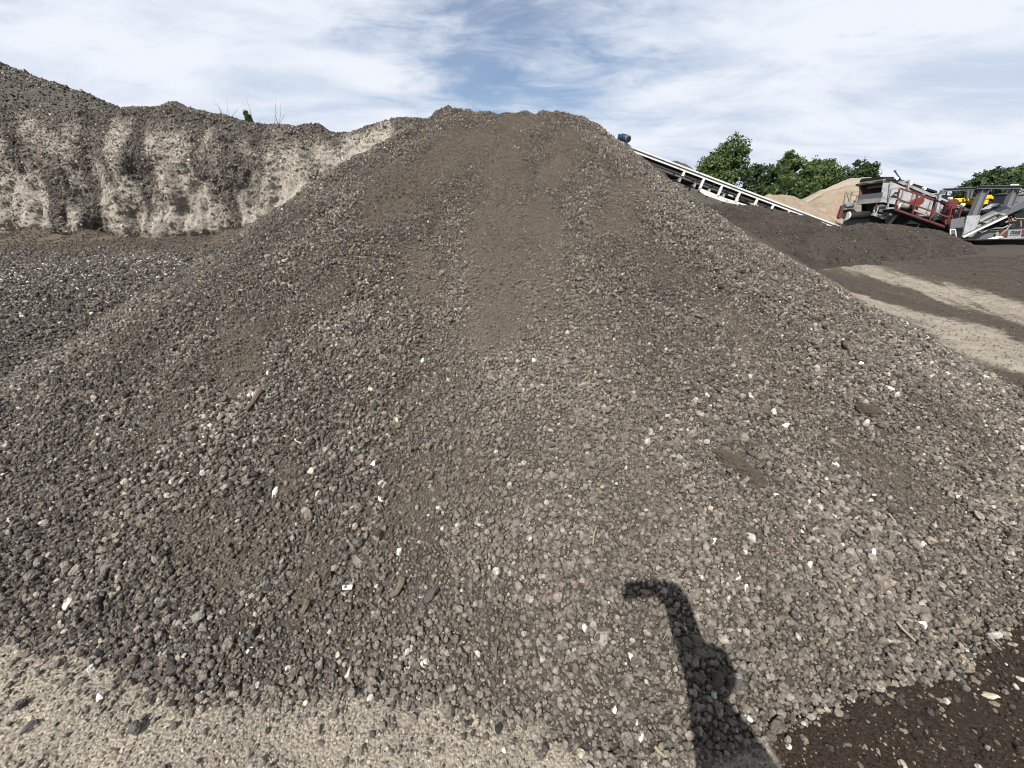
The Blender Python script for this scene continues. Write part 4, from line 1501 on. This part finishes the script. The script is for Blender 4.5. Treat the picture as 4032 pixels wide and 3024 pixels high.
K([(3740, 925), (3741, 902), (3764, 902), (3768, 932), (3764, 933), (3760, 906), (3745, 906), (3746, 925)], 'lamp_frame', 'white', YK - 0.6, 0.05)
K([(3746, 907), (3759, 907), (3762, 924), (3747, 921)], 'lamp_panel', 'grey_steel', YK - 0.58, 0.04)
MB().prism(sp([(3862, 826), (3898, 822), (3935, 802), (3945, 812), (3920, 826), (3898, 840)], YK + 0.9), (0, 0.4, 0)).build('chute', M['pale_steel'], crusher)
MB().prism(sp([(3925, 815), (3936, 803), (3960, 812), (3940, 822)], YK + 0.7), (0, 0.3, 0)).build('chute', M['mid_steel'], crusher)

# ------------------------------------------------------------------ yellow machine behind the crusher
YY = 27.5
yb = on_y(3870, 900, YY + 1)
loader = empty('yellow_machine', (yb[0], yb[1], float(ground_h(yb[0], yb[1]))))
tag(loader, 'yellow machine with a bent boom standing behind the grey crusher columns', 'machine')
for poly, nm, mt, dy, dp in (
    ([(3773, 786), (3820, 779), (3822, 788), (3790, 794), (3778, 796)], 'deck_plate', 'yellow', 0.2, 0.8),
    ([(3800, 792), (3845, 788), (3850, 803), (3815, 806)], 'body_side', 'yellow', 0.5, 0.6),
    ([(3838, 780), (3890, 772), (3908, 767), (3961, 786), (3953, 800), (3902, 781), (3880, 783), (3870, 795), (3842, 800)], 'boom', 'yellow', 0.0, 0.5),
    ([(3852, 797), (3894, 786), (3889, 803), (3850, 806)], 'boom_side', 'yellow', -0.15, 0.4),
    ([(3895, 786), (3950, 803), (3918, 822), (3885, 815)], 'under_body', 'dark_steel', 0.1, 0.5),
    ([(3798, 806), (3925, 806), (3925, 860), (3798, 860)], 'chassis', 'black_rubber', 0.6, 1.6),
    ([(3820, 778), (3848, 775), (3850, 783), (3822, 788)], 'hose_cover', 'dark_steel', 0.15, 0.5)):
    MB().prism(sp(poly, YY + dy), (0, dp, 0)).build(nm, M[mt], loader)
for u, yo in ((3815, 0.5), (3815, 2.3), (3910, 0.5), (3910, 2.3)):
    p = on_y(u, 872, YY + yo)
    p[2] = float(ground_h(p[0], p[1])) + 0.5
    MB().cyl(p, p + np.array([0, 0.35, 0]), 0.5, 18).build('wheel', M['black_rubber'], loader, True)
for a, b in (((3826, 752), (3818, 782)), ((3810, 752), (3806, 784))):
    MB().beam(on_y(*a, YY), on_y(*b, YY), 0.12, 0.12).build('exhaust_stack', M['grey_steel'], loader)


# ------------------------------------------------------------------ things lying on the pile
def frame_at(u, v):
    p = hit_fn(surf, u, v, 0.5, 25, 0.004)
    e = 0.05
    z0 = float(pile_h(p[0], p[1]))
    n = Vector((-(float(pile_h(p[0] + e, p[1])) - z0) / e, -(float(pile_h(p[0], p[1] + e)) - z0) / e, 1)).normalized()
    if pile_h(p[0], p[1]) < ground_h(p[0], p[1]):
        n = Vector((0, 0, 1))
    return Vector(p), n


def lay(name, pts_px, r0, r1, mat, label, cat, lift=0.6, flat=None):
    """a stick or strip lying on the surface along a pixel path"""
    pts = []
    for u, v in pts_px:
        p, n = frame_at(u, v)
        pts.append(p + n * (r0 * lift + 0.022))
    b = MB()
    if flat:
        b.beam(pts[0], pts[-1], flat[0], flat[1], tuple(n))
    else:
        b.tube(pts, r0, 7, r1)
        for i, v in enumerate(b.v):
            k = 1 + 0.25 * float(noise3(v[0] * 60, v[1] * 60, v[2] * 60))
            c = pts[i // 7] if i // 7 < len(pts) else pts[-1]
            b.v[i] = tuple(Vector(c) + (Vector(v) - Vector(c)) * k)
    o = b.build(name, M[mat], None, False)
    tag(o, label, cat)
    return o


lay('stick', [(1040, 1545), (1022, 1570), (1004, 1598), (982, 1625)], 0.020, 0.014, 'old_wood', 'dark broken stick on the left flank of the pile', 'stick')
lay('wood_chunk', [(1592, 2275), (1585, 2305), (1568, 2335), (1545, 2352)], 0.019, 0.013, 'old_wood', 'curved brown bark piece among large stones near the pile foot', 'wood piece')
lay('wood_chunk', [(1224, 2362), (1215, 2388), (1200, 2415)], 0.017, 0.012, 'old_wood', 'short straight grey wood piece below the white plastic strip', 'wood piece')
lay('plastic_strip', [(1356, 2316), (1393, 2315)], 0.004, 0.004, 'plastic_white', 'flat white plastic strip near the foot of the pile', 'plastic strip', 0.8, (0.020, 0.006))
lay('twig', [(3482, 2028), (3496, 2046), (3508, 2064), (3515, 2078)], 0.006, 0.004, 'pale_wood', 'pale bent twig lying on the right flank of the pile', 'twig', 1.5)
lay('twig', [(3510, 2450), (3530, 2478), (3560, 2505), (3580, 2525)], 0.007, 0.005, 'pale_wood', 'thin brownish twig by the damp soil at lower right', 'twig', 1.5)
lay('twig', [(2572, 2955), (2590, 2975), (2612, 2995)], 0.007, 0.005, 'pale_wood', 'tan splinter on the sandy ground at the bottom edge', 'twig', 1.5)
lay('twig', [(2330, 2150), (2335, 2110), (2345, 2080)], 0.005, 0.004, 'pale_wood', 'thin straw like twig in the middle of the pile', 'twig', 1.5)


def slab(u, v, L, Wd, Hh, yaw, mat, label, cat, name, seed):
    import bmesh
    p, n = frame_at(u, v)
    bm = bmesh.new()
    bmesh.ops.create_icosphere(bm, subdivisions=4, radius=1)
    for w in bm.verts:
        c = w.co
        k = 1 + 0.28 * float(noise3(c.x * 1.8 + seed, c.y * 1.8, c.z * 1.8)) + 0.28 * float(noise3(c.x * 4 + seed, c.y * 4, c.z * 4)) + 0.22 * float(noise3(c.x * 8 + seed, c.y * 8, c.z * 8)) + 0.12 * float(noise3(c.x * 12 + seed, c.y * 12, c.z * 12))
        w.co = Vector((c.x * L / 2 * k, c.y * Wd / 2 * k, c.z * Hh / 2 * k))
    me = bpy.data.meshes.new(name)
    bm.to_mesh(me)
    bm.free()
    me.materials.append(mat)
    o = bpy.data.objects.new(name, me)
    q = n.to_track_quat('Z', 'Y')
    o.rotation_mode = 'QUATERNION'
    o.rotation_quaternion = q @ Euler((0, 0, yaw)).to_quaternion()
    o.location = p + n * Hh * 0.30
    link(o)
    tag(o, label, cat)
    return o


clod = heap_material('clod_brown', (0.034, 0.026, 0.019), (0.070, 0.055, 0.042), None, 6.0, 0.01)
slab(2875, 1825, 0.24, 0.10, 0.075, -0.75, clod, 'long brown clod of caked dirt on the right side of the pile', 'dirt clod', 'dirt_clod', 1)
slab(2955, 1885, 0.17, 0.095, 0.07, -0.65, clod, 'smaller brown clod touching the lower end of the long one', 'dirt clod', 'dirt_clod', 4)
slab(3420, 1620, 0.17, 0.10, 0.06, -0.2, clod, 'dark flat clod high on the right flank of the pile', 'dirt clod', 'dirt_clod', 9)
slab(3380, 1610, 0.10, 0.07, 0.06, 0.5, clod, 'small dark clod left of the flat one high on the right flank', 'dirt clod', 'dirt_clod', 12)


def stone_mat(name, a, b):
    k = NT(name, 0.9)
    n1 = k.noise(60, 5, 0.7)
    k.color(k.mix(k.ramp(n1, 0.3, 0.65), a, b))
    k.bump(k.noise(120, 4, 0.7), 0.6, 0.006)
    return k.m


PALE = [stone_mat('pale_stone_white', (0.42, 0.39, 0.34), (0.66, 0.64, 0.60)), stone_mat('pale_stone_grey', (0.24, 0.225, 0.20), (0.42, 0.40, 0.36)),
        stone_mat('pale_stone_buff', (0.30, 0.25, 0.18), (0.50, 0.44, 0.34)), stone_mat('pink_stone', (0.22, 0.12, 0.09), (0.32, 0.20, 0.15)), stone_mat('dark_cobble', (0.035, 0.034, 0.034), (0.07, 0.066, 0.062))]
pale_me = [stone_mesh('pale_stone', 300 + i, 3) for i in range(6)]
KIND = ['bright white stone', 'pale grey stone', 'buff coloured stone', 'pinkish stone', 'dark rounded cobble']
STONES = [  # u, v, size px, material, where it lies
    (3089, 1681, 34, 0, 'up the right flank above the long brown clod'), (3400, 1673, 44, 1, 'beside the dark flat clod on the right flank'),
    (2803, 2132, 34, 0, 'left of the photographer shadow top and well above it'), (2953, 2118, 36, 1, 'in the right middle below the two brown clods'),
    (3051, 1950, 24, 0, 'just below the right end of the brown clods'), (3181, 1980, 22, 0, 'small and round, right of the brown clods'),
    (3433, 1961, 34, 0, 'elongated, above the pale bent twig'), (3430, 2180, 40, 0, 'large and angular, below the pale bent twig'),
    (3181, 2229, 40, 1, 'elongated, in the lower right half of the pile'), (2899, 2273, 34, 2, 'upper right of the photographer shadow'),
    (2758, 2270, 26, 0, 'touching the right edge of the photographer shadow top'), (3287, 1830, 24, 0, 'triangular, on the right flank'),
    (3172, 1841, 22, 0, 'small, right of the long brown clod'), (1088, 1940, 36, 0, 'biggest on the left side below the dark stick'),
    (1469, 1839, 34, 0, 'left of the middle of the pile'), (1509, 1906, 32, 1, 'below a white one, left of the middle'),
    (1500, 1966, 28, 0, 'slender and upright, left of the middle'), (1573, 2172, 38, 0, 'above the curved bark piece'),
    (1665, 1423, 28, 0, 'in the upper middle of the pile'), (1563, 1662, 32, 2, 'beside dusty fines left of the middle'),
    (1057, 1469, 20, 0, 'small, just above the dark stick'), (914, 1751, 18, 0, 'small, far left below the dark stick'),
    (1180, 1745, 28, 0, 'right below the dark stick'), (1462, 1539, 34, 2, 'left of the middle, above the fines'),
    (2934, 2318, 34, 0, 'right of the photographer shadow'), (2942, 2830, 40, 0, 'round, at the edge of the dark damp soil'),
    (3103, 2945, 38, 0, 'lying on the dark damp soil at the bottom'), (2482, 2585, 32, 0, 'lower left of the photographer shadow'),
    (3623, 2467, 40, 0, 'at the pile foot above the damp soil on the right'), (3897, 2506, 64, 1, 'largest of the ones by the damp soil at the right edge'),
    (2417, 2796, 32, 0, 'blocky, on the sandy toe of the pile'), (3890, 2745, 48, 2, 'long and narrow, on the damp soil at lower right'),
    (3177, 2228, 30, 0, 'beside an elongated grey one on the lower right'), (138, 2277, 34, 0, 'near the left edge of the picture at the pile foot'),
    (280, 2369, 46, 1, 'broad, at the pile foot near the left edge'), (400, 2750, 40, 0, 'elongated, on the sandy ground at lower left'),
    (803, 2730, 34, 0, 'upright, on the sandy ground below the dark toe'), (988, 2557, 28, 0, 'at the dark toe of the pile on the left'),
    (1138, 2627, 30, 0, 'at the boundary of dark toe and sandy ground'), (1376, 2646, 42, 1, 'large, at the toe left of centre'),
    (1610, 2561, 44, 1, 'large, at the toe right below the bark piece'), (1676, 2611, 42, 0, 'angular, sticking up at the toe'),
    (1334, 2577, 30, 2, 'rusty spotted, at the toe left of centre'), (3381, 1439, 30, 0, 'high on the right flank near the tan track'),
    (3498, 1532, 28, 0, 'near the top of the right flank'), (3528, 1557, 30, 1, 'next to a white one near the top of the right flank'),
    (3470, 1562, 18, 3, 'between pale ones on the right flank'), (3085, 1660, 20, 3, 'above a white one on the right flank'),
    (2890, 2697, 62, 4, 'inside the lower part of the photographer shadow'), (1700, 2340, 66, 4, 'beside the curved bark piece'),
    (1000, 2500, 52, 4, 'at the dark toe on the left'), (690, 2640, 40, 4, 'alone on the sandy ground just below the toe'),
    (120, 2870, 44, 4, 'on the sandy ground at the lower left corner'), (1065, 2690, 46, 4, 'upright, on the sand below the toe'),
]
used_labels = set()
for i, (u, v, px, mi, where) in enumerate(STONES):
    p, n = frame_at(u, v)
    t = p.y * CP - (p.z - HC) * SP
    s = px / F * t * 0.95
    me = pale_me[i % 6]
    if me.materials[0] != PALE[mi]:
        me = me.copy()
        me.materials.clear()
        me.materials.append(PALE[mi])
    o = bpy.data.objects.new('stone', me)
    R = random.Random(i)
    o.rotation_euler = (R.uniform(0, 6), R.uniform(0, 6), R.uniform(0, 6))
    o.scale = (s * R.uniform(0.95, 1.25), s * R.uniform(0.8, 1.0), s * R.uniform(0.75, 0.95))
    o.location = p + n * s * 0.18
    link(o)
    tag(o, KIND[mi] + ' ' + where, 'stone', 'conspicuous stones on and before the pile')


# ------------------------------------------------------------------ the photographer, whose shadow falls on the pile
def photographer():
    import bmesh
    root = empty('person', (0.43, -0.22, 0.0))
    tag(root, 'person in dark clothes standing at the camera with one arm raised holding a phone', 'person')
    off = Vector(root.location)

    def skin(name, nodes, edges, mat, lv=2, rootv=0):
        me = bpy.data.meshes.new(name)
        me.from_pydata([tuple(Vector(p[:3]) - off) for p in nodes], edges, [])
        o = bpy.data.objects.new(name, me)
        link(o, root)
        md = o.modifiers.new('skin', 'SKIN')
        md.use_smooth_shade = True
        for i, p in enumerate(nodes):
            sv = me.skin_vertices[0].data[i]
            r = p[3]
            sv.radius = r if isinstance(r, tuple) else (r, r)
            sv.use_root = i == rootv
        sd = o.modifiers.new('sub', 'SUBSURF')
        sd.levels = sd.render_levels = lv
        me.materials.append(mat)
        return o
    skin_m = paint('skin', (0.42, 0.25, 0.18), (0.36, 0.2, 0.14), 0.2, 0.6, 0, 20)
    cloth = paint('dark_cloth', (0.05, 0.055, 0.07), (0.03, 0.03, 0.035), 0.3, 0.9, 0, 20)
    jean = paint('denim', (0.05, 0.065, 0.10), (0.03, 0.035, 0.05), 0.3, 0.9, 0, 20)
    hair = paint('hair', (0.03, 0.02, 0.015), (0.02, 0.015, 0.01), 0.3, 0.7, 0, 60)
    cx, cy = 0.43, -0.22
    # body: pelvis, spine, neck, head, two arms, two legs as one surface
    N = [(cx, cy, 0.90, 0.125), (cx, cy, 1.05, 0.115), (cx - 0.01, cy + 0.01, 1.22, 0.12), (cx - 0.02, cy + 0.02, 1.36, 0.10),
         (cx - 0.04, cy + 0.04, 1.46, 0.052), (cx - 0.09, cy + 0.04, 1.54, 0.075), (cx - 0.105, cy + 0.04, 1.63, 0.086), (cx - 0.10, cy + 0.04, 1.70, 0.06),
         # raised arm
         (cx - 0.06, cy + 0.15, 1.37, 0.055), (cx - 0.09, cy + 0.20, 1.52, 0.050), (cx - 0.16, cy + 0.20, 1.70, 0.045), (cx - 0.22, cy + 0.19, 1.86, 0.036), (0.165, -0.035, 1.985, 0.027),
         # hanging arm
         (cx + 0.07, cy - 0.14, 1.36, 0.055), (cx + 0.13, cy - 0.20, 1.20, 0.045), (cx + 0.11, cy - 0.20, 1.02, 0.038), (cx + 0.05, cy - 0.19, 0.86, 0.028),
         # legs
         (cx - 0.03, cy + 0.09, 0.84, 0.095), (cx - 0.05, cy + 0.11, 0.48, 0.062), (cx - 0.04, cy + 0.11, 0.09, 0.044), (cx - 0.16, cy + 0.13, 0.04, 0.036),
         (cx + 0.03, cy - 0.09, 0.84, 0.095), (cx + 0.04, cy - 0.11, 0.48, 0.062), (cx + 0.06, cy - 0.12, 0.09, 0.044), (cx - 0.06, cy - 0.11, 0.04, 0.036)]
    Eg = [(0, 1), (1, 2), (2, 3), (3, 4), (4, 5), (5, 6), (6, 7), (3, 8), (8, 9), (9, 10), (10, 11), (11, 12), (3, 13), (13, 14), (14, 15), (15, 16),
          (0, 17), (17, 18), (18, 19), (19, 20), (0, 21), (21, 22), (22, 23), (23, 24)]
    body = skin('body', N, Eg, skin_m)
    skin('jacket', [(cx, cy, 0.93, 0.142), (cx, cy, 1.06, 0.135), (cx - 0.01, cy + 0.01, 1.22, 0.138), (cx - 0.02, cy + 0.02, 1.37, 0.115),
                    (cx - 0.06, cy + 0.13, 1.38, 0.080), (cx - 0.09, cy + 0.17, 1.52, 0.078), (cx - 0.15, cy + 0.18, 1.70, 0.072), (cx - 0.20, cy + 0.185, 1.86, 0.068), (0.195, -0.045, 1.975, 0.070), (0.115, -0.06, 2.0, 0.062),
                    (cx + 0.07, cy - 0.14, 1.37, 0.070), (cx + 0.13, cy - 0.20, 1.20, 0.058), (cx + 0.11, cy - 0.20, 1.02, 0.050), (cx + 0.06, cy - 0.19, 0.91, 0.042)],
         [(0, 1), (1, 2), (2, 3), (3, 4), (4, 5), (5, 6), (6, 7), (7, 8), (8, 9), (3, 10), (10, 11), (11, 12), (12, 13)], cloth)
    skin('trousers', [(cx, cy, 0.95, 0.135), (cx, cy, 0.88, 0.135), (cx - 0.03, cy + 0.09, 0.82, 0.108), (cx - 0.05, cy + 0.11, 0.48, 0.078), (cx - 0.04, cy + 0.11, 0.10, 0.062),
                      (cx + 0.03, cy - 0.09, 0.82, 0.108), (cx + 0.04, cy - 0.11, 0.48, 0.078), (cx + 0.06, cy - 0.12, 0.10, 0.062)],
         [(0, 1), (1, 2), (2, 3), (3, 4), (1, 5), (5, 6), (6, 7)], jean)
    for (sx_, sy_) in ((-0.04, 0.11), (0.06, -0.12)):
        skin('shoe', [(cx + sx_ + 0.05, cy + sy_, 0.05, 0.05), (cx + sx_ - 0.06, cy + sy_ + 0.01, 0.045, 0.048), (cx + sx_ - 0.15, cy + sy_ + 0.02, 0.04, 0.04)], [(0, 1), (1, 2)], hair, 2)
    hx, hy, hz_ = cx - 0.10, cy + 0.04, 1.645
    bm = bmesh.new()
    bmesh.ops.create_icosphere(bm, subdivisions=3, radius=1)
    for v in bm.verts:
        if v.co.z < -0.1 and v.co.x < 0.2:
            v.co = v.co * 0.8
        v.co = Vector((v.co.x * 0.108 + hx + 0.008, v.co.y * 0.098 + hy, v.co.z * 0.115 + hz_ + 0.02)) - off
    me = bpy.data.meshes.new('hair')
    bm.to_mesh(me)
    bm.free()
    me.materials.append(hair)
    link(bpy.data.objects.new('hair', me), root)
    # face towards the phone: nose, eyes
    fd = Vector((-0.8, 0.6, 0.15)).normalized()
    sd_ = Vector((0.6, 0.8, 0))
    fc = Vector((hx, hy, 1.605))
    MB().beam(fc + fd * 0.095 + Vector((0, 0, 0.012)), fc + fd * 0.118 - Vector((0, 0, 0.018)), 0.022, 0.02).build('nose', skin_m, root, True)
    for s in (-1, 1):
        MB().cyl(fc + fd * 0.090 + sd_ * 0.032 * s + Vector((0, 0, 0.025)), fc + fd * 0.104 + sd_ * 0.032 * s + Vector((0, 0, 0.025)), 0.011, 10).build('eye', M['ink'], root)
        MB().cyl(fc + sd_ * 0.085 * s, fc + sd_ * 0.104 * s, 0.026, 10).build('ear', skin_m, root)
    # hand: palm and five separate fingers closing round the phone
    w = (0.165, -0.035, 1.985)
    skin('palm', [(w[0], w[1], w[2], 0.034), (0.135, -0.045, 2.01, (0.045, 0.022)), (0.105, -0.05, 2.02, (0.048, 0.020))], [(0, 1), (1, 2)], skin_m)
    for k in range(4):
        z0 = 2.055 - 0.021 * k
        ln = (0.9, 1.0, 0.95, 0.75)[k]
        skin('finger', [(0.105, -0.052, z0 - 0.004, 0.010), (0.080, -0.062, z0, 0.009), (0.080 - 0.028 * ln, -0.064, z0 + 0.002, 0.0085), (0.080 - 0.045 * ln, -0.052, z0 + 0.003, 0.0075)], [(0, 1), (1, 2), (2, 3)], skin_m)
    skin('thumb', [(0.135, -0.035, 1.985, 0.013), (0.108, -0.024, 1.968, 0.011), (0.080, -0.022, 1.966, 0.009)], [(0, 1), (1, 2)], skin_m)
    ph = MB().beam((-0.058, -0.048, 2.005), (0.104, -0.042, 2.005), 0.010, 0.112, (0, 0, 1))
    o = ph.build('phone', M['dark_steel'])
    tag(o, 'black phone held sideways in the raised hand of the photographer', 'phone')


photographer()

# ------------------------------------------------------------------ light
Q0 = hit_fn(lambda x, y: np.maximum(pile_h(x, y), 0.0), 2540, 2320, 0.5, 6, 0.004)
dv = Q0 - np.array([0.05, -0.04, HC])
dv /= np.linalg.norm(dv)
sun_el = math.asin(-dv[2])
to_sun = -dv
sun = bpy.data.lights.new('sun', 'SUN')
sun.energy = 5.0
sun.angle = math.radians(0.53)
sun.color = (1.0, 0.955, 0.89)
so = bpy.data.objects.new('sun', sun)
so.rotation_euler = Vector(dv).to_track_quat('-Z', 'Y').to_euler()
so.location = (-20, -40, 60)
link(so)

world = bpy.data.worlds.new('World')
scene.world = world
world.use_nodes = True
wt = world.node_tree
for nd in list(wt.nodes):
    wt.nodes.remove(nd)


class WN(NT):
    def __init__(self, t):
        self.t = t
        self.co = None


w = WN(wt)
wo = w.n('ShaderNodeOutputWorld')
sky = w.n('ShaderNodeTexSky', sky_type='NISHITA')
sky.sun_disc = False
sky.sun_elevation = sun_el
sky.sun_rotation = math.atan2(to_sun[0], to_sun[1])
sky.air_density = 1.0
sky.dust_density = 0.0
sky.ozone_density = 5.0
bg1 = w.n('ShaderNodeBackground')
bg1.inputs['Strength'].default_value = 0.05
w.l(sky.outputs[0], bg1.inputs['Color'])
gen = w.n('ShaderNodeTexCoord').outputs['Generated']
sx_ = w.n('ShaderNodeSeparateXYZ')
w.l(gen, sx_.inputs[0])
den = w.math('ADD', w.math('MAXIMUM', sx_.outputs[2], 0.0), 0.16)
cxyz = w.n('ShaderNodeCombineXYZ')
w.put(cxyz.inputs[0], w.math('DIVIDE', sx_.outputs[0], den))
w.put(cxyz.inputs[1], w.math('DIVIDE', sx_.outputs[1], den))
cl = cxyz.outputs[0]
big_n = w.noise(0.75, 5, 0.55, w.mapped((0.9, 1.15, 1), cl), 0.35)
det = w.noise(2.6, 7, 0.62, w.mapped((0.8, 1.35, 1), cl), 0.45)
dens = w.math('ADD', w.math('MULTIPLY', big_n, 0.48), w.math('MULTIPLY', det, 0.52))
# the clear patch of sky above the pile
pd_ = ray(2000, 60)
pd_ = pd_ / np.linalg.norm(pd_)
vd = w.n('ShaderNodeVectorMath', operation='DISTANCE')
w.l(gen, vd.inputs[0])
vd.inputs[1].default_value = tuple(pd_)
gap = w.ramp(vd.outputs['Value'], 0.04, 0.42, 0.125, -0.15)
cover = w.ramp(w.math('SUBTRACT', dens, gap), 0.36, 0.58, 0.20, 1.0)
shade = w.ramp(w.noise(1.1, 5, 0.6, w.mapped((1, 1.6, 1), cl), 0.4), 0.32, 0.62)
ccol = w.mix(shade, (0.30, 0.345, 0.42), (0.435, 0.455, 0.495))
bg2 = w.n('ShaderNodeBackground')
bg2.inputs['Strength'].default_value = 1.0
w.put(bg2.inputs['Color'], ccol)
msh = w.n('ShaderNodeMixShader')
w.put(msh.inputs[0], cover)
w.l(bg1.outputs[0], msh.inputs[1])
w.l(bg2.outputs[0], msh.inputs[2])
w.l(msh.outputs[0], wo.inputs['Surface'])

# ------------------------------------------------------------------ camera and output
cam = bpy.data.cameras.new('camera')
cam.sensor_width = 36.0
cam.lens = F / 4032 * 36.0
cam.clip_start = 0.02
cam.clip_end = 3000
co_ = bpy.data.objects.new('camera', cam)
co_.location = (0, 0, HC)
co_.rotation_euler = (math.radians(90) - PT, 0, 0)
link(co_)
scene.camera = co_
scene.view_settings.view_transform = 'Standard'
scene.view_settings.look = 'None'
scene.view_settings.exposure = 1.0
scene.view_settings.gamma = 1.0
scene.view_settings.use_curve_mapping = False
scene.render.engine = 'CYCLES'
scene.cycles.max_bounces = 6
scene.cycles.pixel_filter_type = 'BLACKMAN_HARRIS'
scene.cycles.filter_width = 1.0
scene.cycles.use_adaptive_sampling = True
scene.cycles.adaptive_threshold = 0.02
